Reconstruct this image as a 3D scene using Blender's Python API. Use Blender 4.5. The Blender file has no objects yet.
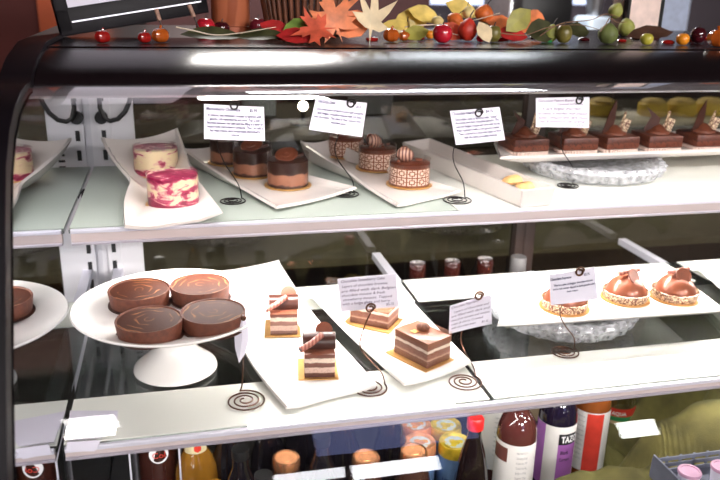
import bpy, bmesh, math, random
from mathutils import Vector, Matrix
random.seed(7)
R = math.radians
PI = math.pi
scn = bpy.context.scene
col = scn.collection

# ------------------------------------------------------------------ camera
FPX = 760.0
CAMH = 1.45
fw = Vector((-.2302, -.315, .9208)).normalized()          # world +Y seen from the lens (x right, y down, z forward)
xd = Vector((.9729, -.0525, .2254)); xd = (xd - fw * xd.dot(fw)).normalized()
dn = fw.cross(xd).normalized()
if dn.y < 0: dn = -dn
def cam2world(v):
    return Vector((xd.dot(v), fw.dot(v), -dn.dot(v)))
cam = bpy.data.cameras.new('camera'); camo = bpy.data.objects.new('camera', cam); col.objects.link(camo)
cx, cy, cz = cam2world(Vector((1, 0, 0))), cam2world(Vector((0, -1, 0))), cam2world(Vector((0, 0, -1)))
camo.matrix_world = Matrix(((cx.x, cy.x, cz.x, 0), (cx.y, cy.y, cz.y, 0), (cx.z, cy.z, cz.z, CAMH), (0, 0, 0, 1)))
cam.sensor_width = 36; cam.lens = FPX / 720 * 36
cam.clip_start = .02
cam.dof.use_dof = True; cam.dof.focus_distance = 1.12; cam.dof.aperture_fstop = 5.0
scn.camera = camo
# ------------------------------------------------------------------ world, exposure, light
w = bpy.data.worlds.new('world'); scn.world = w; w.use_nodes = True
w.node_tree.nodes['Background'].inputs[0].default_value = (.75, .82, 1, 1)
w.node_tree.nodes['Background'].inputs[1].default_value = .12
scn.view_settings.view_transform = 'Standard'; scn.view_settings.look = 'None'
scn.view_settings.exposure = 0.0; scn.view_settings.gamma = 1
def area(name, loc, sx, sy, power, color=(1, 1, 1), target=None):
    l = bpy.data.lights.new(name, 'AREA'); l.shape = 'RECTANGLE'; l.size = sx; l.size_y = sy; l.energy = power; l.color = color
    o = bpy.data.objects.new(name, l); o.location = loc; col.objects.link(o)
    d = (Vector(target) - Vector(loc)) if target else Vector((0, 0, -1))
    o.rotation_euler = d.to_track_quat('-Z', 'Y').to_euler()
    return o
S2_ = 1.45 - .55                                            # lower shelf level
area('hood_tube_light', (.6, 1.055, 1.317), 1.58, .02, 4.6, (1, .95, .93), (.6, 1.15, 1.1))
area('shelf_tube_light', (.68, 1.128, 1.0835), 1.45, .012, 12.0, (1, .96, .93))
area('bakery_ceiling_light', (.42, 3.5, 2.85), .62, .45, 95, (1, .95, .9))
area('deck_tube_light', (.62, .90, S2_ - .0225), 1.45, .010, 2.3, (1, .96, .92), (.62, 1.02, .55))  # added fill under the lower rail, brightens bottles and cloth
area('counter_strip_light', (.8, 2.0, 1.044), 1.8, .02, 1.6, (1, .94, .84))  # added strip that brightens the ledge behind the rear glass
area('far_ceiling_light', (1.3, 4.2, 2.85), 1.8, .5, 60, (.9, .95, 1))
PANELS = [(-.58, -2.98, .28, .50, 40), (1.12, -3.72, 1.5, .34, 260), (3.0, -2.76, 1.0, .30, 170)]      # x, y, length, width, watts of unseen ceiling panels added for front fill and glare
for k, q in enumerate(PANELS):
    area('ceiling_panel_light', (q[0], q[1], 2.868), q[2], q[3], q[4], (1, .95, .92), (q[0] * .5 + .3, .6, 1.1))

# ------------------------------------------------------------------ pixel helpers (720x480 frame): a pixel's ray meets a level, a depth
CO = Vector((0, 0, CAMH))
def ray(px, py): return cam2world(Vector((px - 360, py - 240, FPX)))
def atz(px, py, z):
    d = ray(px, py); return CO + d * ((z - CAMH) / d.z)
def aty(px, py, y):
    d = ray(px, py); return CO + d * (y / d.y)
def psize(p, n):                                           # metres spanned by n pixels at point p
    f = camo.matrix_world.to_3x3() @ Vector((0, 0, -1))
    return n * (p - CO).dot(f) / FPX

# ------------------------------------------------------------------ mesh builder
class MB:
    def __init__(s): s.bm = bmesh.new()
    def add(s, vs, fs, mi=0, M=None):
        bv = [s.bm.verts.new((M @ Vector(v)) if M is not None else Vector(v)) for v in vs]
        for f in fs:
            try:
                fc = s.bm.faces.new([bv[i] for i in f]); fc.material_index = mi; fc.smooth = True
            except ValueError: pass
        return bv
    def box(s, c, d, mi=0, M=None, bev=0):
        x, y, z = d[0] / 2, d[1] / 2, d[2] / 2
        vs = [(c[0] + i * x, c[1] + j * y, c[2] + k * z) for i in (-1, 1) for j in (-1, 1) for k in (-1, 1)]
        fs = [(0, 1, 3, 2), (4, 6, 7, 5), (0, 4, 5, 1), (2, 3, 7, 6), (0, 2, 6, 4), (1, 5, 7, 3)]
        if bev:
            t = bmesh.new(); bv = [t.verts.new(v) for v in vs]
            for f in fs: t.faces.new([bv[i] for i in f])
            bmesh.ops.bevel(t, geom=list(t.edges), offset=bev, segments=2, affect='EDGES', profile=.5)
            t.verts.index_update()
            vs = [v.co.copy() for v in t.verts]; fs = [[v.index for v in f.verts] for f in t.faces]; t.free()
        s.add(vs, fs, mi, M)
    def lathe(s, prof, seg=32, mi=0, M=None, wob=None):
        vs, fs, rows = [], [], []
        for r, z in prof:
            if r <= 1e-7: rows.append([len(vs)]); vs.append((0, 0, z))
            else:
                row = []
                for i in range(seg):
                    a = 2 * PI * i / seg; rr = r * (wob(a, z) if wob else 1)
                    row.append(len(vs)); vs.append((rr * math.cos(a), rr * math.sin(a), z))
                rows.append(row)
        for a, b in zip(rows, rows[1:]):
            for i in range(seg):
                j = (i + 1) % seg
                if len(a) == 1 and len(b) == 1: continue
                if len(a) == 1: fs.append((a[0], b[j], b[i]))
                elif len(b) == 1: fs.append((a[i], a[j], b[0]))
                else: fs.append((a[i], a[j], b[j], b[i]))
        s.add(vs, fs, mi, M)
    def tube(s, pts, r, seg=8, mi=0, M=None, rads=None):
        pts = [Vector(p) for p in pts]; vs, fs = [], []
        n = len(pts); up = Vector((0, 0, 1)); prev = None
        for k, p in enumerate(pts):
            t = (pts[min(k + 1, n - 1)] - pts[max(k - 1, 0)])
            t = t.normalized() if t.length > 1e-9 else Vector((0, 0, 1))
            if prev is None:
                a = t.cross(up) if abs(t.dot(up)) < .95 else t.cross(Vector((1, 0, 0)))
            else: a = prev - t * prev.dot(t)
            a.normalize(); prev = a; b = t.cross(a)
            rr = rads[k] if rads else r
            for i in range(seg):
                q = 2 * PI * i / seg; vs.append(p + (a * math.cos(q) + b * math.sin(q)) * rr)
        for k in range(n - 1):
            for i in range(seg):
                j = (i + 1) % seg
                fs.append((k * seg + i, k * seg + j, (k + 1) * seg + j, (k + 1) * seg + i))
        fs.append(tuple(range(seg))[::-1]); fs.append(tuple((n - 1) * seg + i for i in range(seg)))
        s.add(vs, fs, mi, M)
    def prism(s, poly, h0, h1, mi=0, M=None):               # poly in local XY, from z=h0 to z=h1
        n = len(poly)
        vs = [(x, y, h0) for x, y in poly] + [(x, y, h1) for x, y in poly]
        fs = [tuple(range(n))[::-1], tuple(range(n, 2 * n))] + [(i, (i + 1) % n, n + (i + 1) % n, n + i) for i in range(n)]
        s.add(vs, fs, mi, M)
    def sphere(s, c, r, mi=0, M=None, seg=20, sc=(1, 1, 1)):
        T = Matrix.Translation(Vector(c)) @ Matrix.Diagonal((sc[0], sc[1], sc[2], 1))
        if M is not None: T = M @ T
        n = seg // 2
        s.lathe([(r * math.sin(PI * k / n), -r * math.cos(PI * k / n)) for k in range(n + 1)], seg, mi, T)
    def sheet(s, P, nu, nv, th, mi=0, M=None):              # P(u,v)->point; a sheet of thickness th, grown downwards
        vs, fs = [], []
        for j in range(nv + 1):
            for i in range(nu + 1): vs.append(Vector(P(i / nu, j / nv)))
        W = nu + 1; N = len(vs)
        for j in range(nv):
            for i in range(nu): fs.append((j * W + i, j * W + i + 1, (j + 1) * W + i + 1, (j + 1) * W + i))
        if th is not None:
            nor = [Vector((0, 0, 0)) for _ in vs]
            for f in fs:
                m = (vs[f[1]] - vs[f[0]]).cross(vs[f[3]] - vs[f[0]])
                for i in f: nor[i] += m
            bot = [v - (m.normalized() if m.length > 1e-14 else Vector((0, 0, 1))) * th for v, m in zip(vs, nor)]
            fb = [tuple(N + i for i in f[::-1]) for f in fs]
            ring = [i for i in range(W)] + [j * W + nu for j in range(1, nv + 1)] + [nv * W + i for i in range(nu - 1, -1, -1)] + [j * W for j in range(nv - 1, 0, -1)]
            side = [(ring[k], N + ring[k], N + ring[(k + 1) % len(ring)], ring[(k + 1) % len(ring)]) for k in range(len(ring))]
            vs = vs + bot; fs = fs + fb + side
        s.add(vs, fs, mi, M)
    def mesh(s, name, mats, sharp=42):
        bmesh.ops.recalc_face_normals(s.bm, faces=s.bm.faces)
        m = bpy.data.meshes.new(name); s.bm.to_mesh(m); s.bm.free()
        for x in (mats if isinstance(mats, (list, tuple)) else [mats]): m.materials.append(x)
        m.set_sharp_from_angle(angle=R(sharp))
        return m
    def build(s, name, mats, parent=None, loc=None, rot=None, sharp=42):
        o = bpy.data.objects.new(name, s.mesh(name, mats, sharp)); col.objects.link(o)
        if parent is not None: o.parent = parent
        if loc is not None: o.location = loc
        if rot is not None: o.rotation_euler = rot
        return o
def tag(o, label=None, cat=None, group=None, kind=None):
    if label: o['label'] = label
    if cat: o['category'] = cat
    if group: o['group'] = group
    if kind: o['kind'] = kind
    return o
def thing(name, label, cat, loc=(0, 0, 0), rotz=0, group=None):
    o = bpy.data.objects.new(name, None); col.objects.link(o); o.empty_display_size = .02
    o.location = loc; o.rotation_euler = (0, 0, rotz)
    return tag(o, label, cat, group)
def dup(root, loc, rotz, label, group=None):
    def cp(o, par):
        c = o.copy(); col.objects.link(c); c.parent = par
        for ch in o.children: cp(ch, c)
        return c
    r = cp(root, None); r.location = loc; r.rotation_euler = (0, 0, rotz); r['label'] = label
    if group: r['group'] = group
    return r
def struct(o): o['kind'] = 'structure'; return o
def smooth(t): t = max(0, min(1, t)); return t * t * (3 - 2 * t)

# ------------------------------------------------------------------ materials
class NT:
    def __init__(s, name):
        s.m = bpy.data.materials.new(name); s.m.use_nodes = True; s.t = s.m.node_tree; s.n = s.t.nodes
        s.b = s.n['Principled BSDF']; s.out = s.n['Material Output']
    def node(s, typ, **kw):
        x = s.n.new(typ)
        for k, v in kw.items():
            if hasattr(x, k): setattr(x, k, v)
        return x
    def link(s, a, b): s.t.links.new(a, b)
    def math(s, op, a, b=None):
        x = s.node('ShaderNodeMath', operation=op)
        for i, v in enumerate((a, b)):
            if v is None: continue
            if isinstance(v, (int, float)): x.inputs[i].default_value = v
            else: s.link(v, x.inputs[i])
        return x.outputs[0]
    def obj(s): return s.node('ShaderNodeTexCoord').outputs['Object']
    def noise(s, scale, detail=3, dist=0, vec=None, rough=.5):
        x = s.node('ShaderNodeTexNoise'); x.inputs['Scale'].default_value = scale; x.inputs['Detail'].default_value = detail
        x.inputs['Distortion'].default_value = dist; x.inputs['Roughness'].default_value = rough
        s.link(vec if vec is not None else s.obj(), x.inputs['Vector']); return x.outputs['Fac']
    def ramp(s, fac, stops, interp='LINEAR'):
        x = s.node('ShaderNodeValToRGB'); r = x.color_ramp; r.interpolation = interp
        while len(r.elements) > 1: r.elements.remove(r.elements[-1])
        r.elements[0].position = stops[0][0]; r.elements[0].color = (*stops[0][1], 1)
        for p, c in stops[1:]:
            e = r.elements.new(p); e.color = (*c, 1)
        s.link(fac, x.inputs[0]); return x.outputs[0]
    def mix(s, fac, a, b):
        x = s.node('ShaderNodeMix', data_type='RGBA')
        for i, v in ((0, fac), (6, a), (7, b)):
            if isinstance(v, (int, float)): x.inputs[i].default_value = v
            elif isinstance(v, tuple): x.inputs[i].default_value = (*v, 1)
            else: s.link(v, x.inputs[i])
        return x.outputs[2]
    def bump(s, h, strength=.3, dist=.002):
        x = s.node('ShaderNodeBump'); x.inputs['Strength'].default_value = strength; x.inputs['Distance'].default_value = dist
        s.link(h, x.inputs['Height']); s.link(x.outputs[0], s.b.inputs['Normal'])
    def base(s, c=None, rough=.5, metal=0, spec=.5, coat=0):
        if c is not None:
            if isinstance(c, tuple): s.b.inputs['Base Color'].default_value = (*c, 1)
            else: s.link(c, s.b.inputs['Base Color'])
        s.b.inputs['Roughness'].default_value = rough; s.b.inputs['Metallic'].default_value = metal
        s.b.inputs['Specular IOR Level'].default_value = spec; s.b.inputs['Coat Weight'].default_value = coat
        return s.m
def P(name, c, rough=.5, metal=0, spec=.5, coat=0, var=.12, scale=40, bump=0, bscale=None):
    t = NT(name); k = t.noise(scale, 3)
    c2 = tuple(max(0, x * (1 - var)) for x in c); c3 = tuple(min(1, x * (1 + var)) for x in c)
    t.base(t.ramp(k, [(.3, c2), (.7, c3)]), rough, metal, spec, coat)
    if bump: t.bump(t.noise(bscale or scale * 4, 4), bump)
    return t.m
def emit(name, c, s):
    t = NT(name); e = t.node('ShaderNodeEmission'); e.inputs[0].default_value = (*c, 1); e.inputs[1].default_value = s
    t.link(e.outputs[0], t.out.inputs[0]); return t.m
def thin_glass(name, tint=(1, 1, 1), refl=.05, rough=.0, bump=None, fres=True, gcol=(1, 1, 1)):
    t = NT(name); a = t.node('ShaderNodeBsdfTransparent'); a.inputs[0].default_value = (*tint, 1)
    g = t.node('ShaderNodeBsdfGlossy'); g.inputs['Roughness'].default_value = rough; g.inputs[0].default_value = (*gcol, 1)
    m = t.node('ShaderNodeMixShader')
    if fres:
        f = t.node('ShaderNodeFresnel'); f.inputs[0].default_value = 1.45
        t.link(t.math('MINIMUM', t.math('MULTIPLY', f.outputs[0], refl / .034), .9), m.inputs[0])
    else: m.inputs[0].default_value = refl
    if bump:
        v = t.node('ShaderNodeTexVoronoi'); v.inputs['Scale'].default_value = bump; t.link(t.obj(), v.inputs['Vector'])
        b = t.node('ShaderNodeBump'); b.inputs['Strength'].default_value = 1; b.inputs['Distance'].default_value = .004
        t.link(v.outputs['Distance'], b.inputs['Height']); t.link(b.outputs[0], g.inputs['Normal'])
    t.link(a.outputs[0], m.inputs[1]); t.link(g.outputs[0], m.inputs[2]); t.link(m.outputs[0], t.out.inputs[0]); return t.m

M = {}
M['hood'] = P('black_lacquer', (.007, .004, .005), .26, 0, .22, 0, bump=.04, bscale=300)
M['frame'] = P('black_metal', (.006, .004, .006), .45, 0, .2)
M['chrome'] = P('chrome', (.50, .46, .52), .3, .35, var=.05)
M['alu'] = P('pale_rail_plastic', (.56, .47, .46), .45, 0, var=.04, scale=12)
M['rail_edge'] = P('rail_edge_metal', (.82, .80, .90), .3, .25, var=.03)
M['mirror'] = NT('mirror').base((.70, .72, .76), .02, 1)
M['glass'] = thin_glass('front_glass', (.97, .975, .97), .05)
M['shelf_glass'] = thin_glass('shelf_glass', (.86, .92, .89), .06)
M['rear_glass'] = thin_glass('tinted_rear_glass', (.60, .575, .52), .06, .03)
M['liner'] = P('frosted_liner', (.43, .48, .43), .35, var=.04, scale=5)
M['liner_low'] = P('white_liner', (.80, .80, .74), .35, var=.03, scale=5)
M['white_panel'] = P('white_panel', (.78, .76, .80), .4, var=.04, scale=8)
M['slot'] = P('slot_dark', (.01, .01, .012), .6)
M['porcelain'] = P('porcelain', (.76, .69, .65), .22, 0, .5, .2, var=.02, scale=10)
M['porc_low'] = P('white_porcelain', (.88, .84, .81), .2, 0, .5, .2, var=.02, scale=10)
M['card'] = P('card_paper', (.74, .70, .80), .75, var=.02, scale=30)
M['ink'] = P('ink', (.03, .03, .09), .7)
M['ink_pale'] = P('ballpoint_ink', (.11, .08, .15), .7)
M['wire'] = P('black_wire', (.015, .012, .012), .3, .6)
M['copperwire'] = P('bronze_wire', (.10, .04, .02), .3, .7)
M['gold'] = P('gold_board', (.75, .42, .14), .32, .7, var=.1)
M['choc'] = P('dark_chocolate', (.052, .013, .007), .35, coat=.1, var=.25, scale=60)
M['choc_mid'] = P('milk_chocolate', (.17, .048, .024), .36, coat=.05, var=.2, scale=60)
M['choc_matte'] = P('chocolate_crust', (.10, .032, .016), .6, var=.3, scale=120, bump=.4)
M['film'] = thin_glass('cake_film', (.995, .99, .985), .016)
def m_crystal():
    t = NT('cut_crystal'); v = t.node('ShaderNodeTexVoronoi'); v.inputs['Scale'].default_value = 95; t.link(t.obj(), v.inputs['Vector'])
    tr = t.node('ShaderNodeBsdfTransparent'); tr.inputs[0].default_value = (.93, .94, .95, 1)
    g = t.node('ShaderNodeBsdfGlossy'); g.inputs['Roughness'].default_value = .12
    d = t.node('ShaderNodeBsdfDiffuse'); d.inputs[0].default_value = (.80, .80, .84, 1)
    b = t.node('ShaderNodeBump'); b.inputs['Strength'].default_value = 1; b.inputs['Distance'].default_value = .004
    t.link(v.outputs['Distance'], b.inputs['Height']); t.link(b.outputs[0], g.inputs['Normal']); t.link(b.outputs[0], d.inputs['Normal'])
    m1 = t.node('ShaderNodeMixShader'); m1.inputs[0].default_value = .68; t.link(g.outputs[0], m1.inputs[1]); t.link(d.outputs[0], m1.inputs[2])
    m2 = t.node('ShaderNodeMixShader'); t.link(t.math('ADD', .22, t.math('MULTIPLY', v.outputs['Distance'], .55)), m2.inputs[0])
    t.link(tr.outputs[0], m2.inputs[1]); t.link(m1.outputs[0], m2.inputs[2]); t.link(m2.outputs[0], t.out.inputs[0]); return t.m
M['crystal'] = m_crystal()
M['redwall'] = P('dark_red_paint', (.085, .010, .007), .7, var=.15, scale=3)
M['orange'] = P('orange_paint', (.50, .085, .02), .6, var=.15, scale=4)
M['darkwood'] = P('dark_wood', (.035, .018, .014), .5, var=.3, scale=8)
M['black'] = P('black_plastic', (.01, .01, .011), .45)

def m_raspberry(shift):
    t = NT('raspberry_swirl'); o = t.obj(); sep = t.node('ShaderNodeSeparateXYZ'); t.link(o, sep.inputs[0])
    mp = t.node('ShaderNodeMapping'); mp.inputs['Scale'].default_value = (1, 1, 2.2); mp.inputs['Location'].default_value = (.013, .02, .005); t.link(o, mp.inputs[0])
    n1 = t.noise(30, 3, .9, mp.outputs[0]); n2 = t.noise(60, 3, 1.2, mp.outputs[0])
    topm = t.node('ShaderNodeMapRange'); t.link(sep.outputs[2], topm.inputs[0]); topm.inputs[1].default_value = .041; topm.inputs[2].default_value = .047
    low = t.node('ShaderNodeMapRange'); t.link(sep.outputs[2], low.inputs[0]); low.inputs[1].default_value = .017; low.inputs[2].default_value = .010
    a = t.math('ADD', n1, t.math('ADD', t.math('MULTIPLY', topm.outputs[0], .11), shift)); a = t.math('ADD', a, t.math('MULTIPLY', low.outputs[0], .12 if shift < 0 else .17))
    a = t.math('ADD', a, t.math('MULTIPLY', t.math('SUBTRACT', n2, .5), .18))
    c = t.ramp(a, [(.49, (.88, .72, .46)), (.545, (.80, .50, .42)), (.60, (.50, .06, .14)), (.70, (.25, .008, .05))])
    t.base(c, .3, 0, .5, .2); return t.m
M['rasp'] = m_raspberry(-.01); M['rasp_pink'] = m_raspberry(.035)
def m_layers(name, stops, h, wob=.003, rough=.4, nscale=60, speck=.15):
    t = NT(name); o = t.obj(); sep = t.node('ShaderNodeSeparateXYZ'); t.link(o, sep.inputs[0])
    n = t.noise(nscale, 3)
    z = t.math('ADD', sep.outputs[2], t.math('MULTIPLY', t.math('SUBTRACT', n, .5), wob * 2))
    c = t.ramp(t.math('DIVIDE', z, h), stops)
    k = t.noise(260, 3)
    c = t.mix(t.math('MULTIPLY', t.math('GREATER_THAN', k, .58), speck), c, (.03, .01, .006))
    t.base(c, rough, 0, .5, .1); return t.m
M['dark_mousse'] = m_layers('mousse_layers', [(0, (.05, .015, .01)), (.12, (.07, .025, .015)), (.16, (.33, .135, .075)), (.52, (.37, .155, .09)), (.58, (.030, .008, .004)), (1, (.028, .007, .004))], .046, .0055)
M['napoleon'] = m_layers('layered_slice', [(0, (.10, .035, .03)), (.24, (.11, .035, .022)), (.28, (.62, .42, .33)), (.48, (.64, .44, .35)), (.52, (.14, .048, .03)), (.68, (.20, .075, .05)), (.72, (.78, .62, .50)), (.88, (.76, .60, .48)), (.92, (.16, .05, .03)), (1, (.17, .05, .03))], .036, .0018, nscale=90)
M['square_layers'] = m_layers('layered_square', [(0, (.13, .045, .025)), (.3, (.22, .080, .048)), (.34, (.52, .32, .22)), (.42, (.26, .10, .06)), (.5, (.23, .085, .05)), (.62, (.22, .08, .045)), (.66, (.76, .62, .50)), (.74, (.76, .62, .50)), (.78, (.20, .07, .035)), (1, (.22, .075, .032))], .040, .002, nscale=90)
M['brownie'] = m_layers('brownie_layers', [(0, (.13, .034, .017)), (.55, (.19, .052, .026)), (.62, (.10, .025, .013)), (1, (.15, .038, .019))], .032, .004, .45, 120, .6)
def m_pattern():
    t = NT('printed_wrap'); o = t.obj(); sep = t.node('ShaderNodeSeparateXYZ'); t.link(o, sep.inputs[0])
    at = t.math('ARCTAN2', sep.outputs[1], sep.outputs[0])
    u = t.math('MULTIPLY', at, 12 / (2 * PI)); v = t.math('DIVIDE', t.math('SUBTRACT', sep.outputs[2], .004), .0148)
    fu = t.math('SUBTRACT', t.math('MULTIPLY', t.math('FRACT', t.math('ADD', u, 32)), 2), 1); fv = t.math('SUBTRACT', t.math('MULTIPLY', t.math('FRACT', v), 2), 1)
    au, av = t.math('ABSOLUTE', fu), t.math('ABSOLUTE', fv); mx = t.math('MAXIMUM', au, av); mn = t.math('MINIMUM', au, av)
    sq = t.math('LESS_THAN', mx, .34)
    ring = t.math('MULTIPLY', t.math('MULTIPLY', t.math('GREATER_THAN', mx, .56), t.math('LESS_THAN', mx, .86)), t.math('GREATER_THAN', mn, .10))
    pat = t.math('MAXIMUM', sq, ring)
    inz = t.math('MULTIPLY', t.math('GREATER_THAN', sep.outputs[2], .004), t.math('LESS_THAN', sep.outputs[2], .0335))
    c = t.mix(t.math('MULTIPLY', pat, inz), t.mix(t.math('GREATER_THAN', sep.outputs[2], .0345), (.22, .062, .025), (.11, .028, .014)), (.78, .58, .47))
    t.base(c, .3, 0, .5, .2); return t.m
M['wrap'] = m_pattern()
def m_tarttop():
    t = NT('tart_filling'); o = t.obj(); wv = t.node('ShaderNodeTexWave'); wv.wave_type = 'RINGS'; wv.rings_direction = 'Z'
    wv.inputs['Scale'].default_value = 26; wv.inputs['Distortion'].default_value = 6; wv.inputs['Detail'].default_value = 1.5; wv.inputs['Detail Scale'].default_value = 14 / 10
    t.link(o, wv.inputs[0])
    c = t.ramp(wv.outputs['Fac'], [(.86, (.045, .012, .005)), (.97, (.26, .10, .035))])
    n = t.noise(35, 2); c = t.mix(t.ramp(n, [(.45, (0, 0, 0)), (.62, (1, 1, 1))]), (.050, .013, .006), c)
    t.base(c, .6, 0, .12, 0); return t.m
M['tart_top'] = m_tarttop()
M['tart_shell'] = P('tart_crust', (.12, .030, .012), .6, var=.25, scale=150, bump=.35)
M['dome'] = P('cocoa_glaze', (.26, .075, .036), .32, .25, coat=.3, var=.06, scale=20)
def m_transfer():
    t = NT('gold_print_chocolate'); n = t.noise(170, 2, 2.5)
    c = t.ramp(n, [(.49, (.13, .035, .018)), (.55, (.88, .68, .44))]); t.base(c, .35, .1); return t.m
M['transfer'] = m_transfer()
def m_stripe(name, a, b, scale, axis='Z', dist=1.0):
    t = NT(name); wv = t.node('ShaderNodeTexWave'); wv.bands_direction = axis; wv.inputs['Scale'].default_value = scale; wv.inputs['Distortion'].default_value = dist
    t.link(t.obj(), wv.inputs[0]); t.base(t.ramp(wv.outputs['Fac'], [(.35, a), (.65, b)]), .35, coat=.1); return t.m
M['curl'] = m_stripe('striped_curl', (.12, .04, .03), (.52, .30, .22), 55, 'X', 1.5)
M['cigar'] = m_stripe('striped_roll', (.26, .07, .05), (.46, .19, .14), 60, 'X', .5)
M['walnut'] = P('truffle_nut', (.22, .085, .05), .5, var=.5, scale=200, bump=.6)
M['cookie'] = P('golden_cookie', (.78, .44, .17), .6, var=.25, scale=70, bump=.4)
M['papercup'] = P('fluted_paper', (.80, .62, .54), .7, var=.05)
M['lemon'] = P('lemon_icing', (.95, .68, .12), .5, var=.15, scale=30)
M['velvet'] = P('olive_velvet', (.115, .098, .026), .85, var=.45, scale=16, bump=.3, bscale=400)
M['kraft'] = P('tan_kraft', (.66, .47, .31), .7, var=.08)
M['copper'] = P('copper_cap', (.88, .38, .19), .22, .85, var=.1)
M['steel'] = P('brushed_steel', (.5, .5, .52), .3, .9)
M['greycounter'] = P('grey_green_counter', (.04, .036, .026), .6, 0, .08, var=.12, scale=6)
M['pale_box'] = P('pale_bin', (.72, .84, .98), .5, var=.04)

# ================================================================== levels of the case
HS = .87                                                   # depth scale of hood and glass
S1, S2, DECK, TOP = CAMH - .34, CAMH - .55, CAMH - .91, CAMH - .10 * HS
XL, XR, YB = -.163, 1.45, 1.53
GP = [(1.105, -.137), (1.07, -.1365), (1.03, -.141), (.985, -.151), (.94, -.172), (.90, -.205), (.868, -.250), (.835, -.305), (.80, -.362), (.765, -.42), (.735, -.475), (.71, -.535), (.69, -.60), (.672, -.68), (.658, -.78), (.65, -.90), (.648, -1.0)]
GP = [(y * HS, CAMH + z * HS) for y, z in GP]

# ------------------------------------------------------------------ room
def room():
    b = MB(); b.box((1, 0, -.05), (9, 10, .1)); struct(b.build('floor', P('floor_tile', (.09, .06, .045), .5, scale=3)))
    b = MB(); b.box((1, 0, 2.95), (9, 10, .1)); struct(b.build('ceiling', P('ceiling_paint', (.10, .09, .085), .8, scale=3)))
    b = MB(); b.box((1, 5.05, 1.45), (9, .1, 2.9)); struct(b.build('wall_back', P('back_wall_paint', (.065, .05, .06), .7, scale=2)))
    b = MB(); b.box((1, -5.05, 1.45), (9, .1, 2.9)); struct(b.build('wall_front', P('front_wall_paint', (.05, .035, .03), .7, scale=2)))
    b = MB(); b.box((-3.55, 0, 1.45), (.1, 10, 2.9)); struct(b.build('wall_left', M['redwall']))
    b = MB(); b.box((5.55, 0, 1.45), (.1, 10, 2.9)); struct(b.build('wall_right', P('right_wall_paint', (.10, .06, .05), .7, scale=2)))
    # red partition behind the case with an orange return
    p = aty(40, 20, 3.2)
    b = MB(); b.box((p.x - 1.0, 3.26, 1.45), (2.0, .12, 2.9)); struct(b.build('wall_partition', M['redwall']))
    q = aty(70, 20, 3.0)
    b = MB(); b.box(((p.x + q.x) / 2 + .06, 3.22, 1.45), (abs(q.x - p.x) + .12, .10, 2.9)); struct(b.build('trim_1', M['orange']))
    q2 = aty(432, 10, 4.2); q1 = aty(300, 10, 4.2)
    b = MB(); b.box(((q1.x + q2.x) / 2 - .4, 4.3, 1.45), (q2.x - q1.x + .8, .12, 2.9)); struct(b.build('wall_maroon', P('maroon_paint', (.045, .010, .010), .7)))
room()

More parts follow.
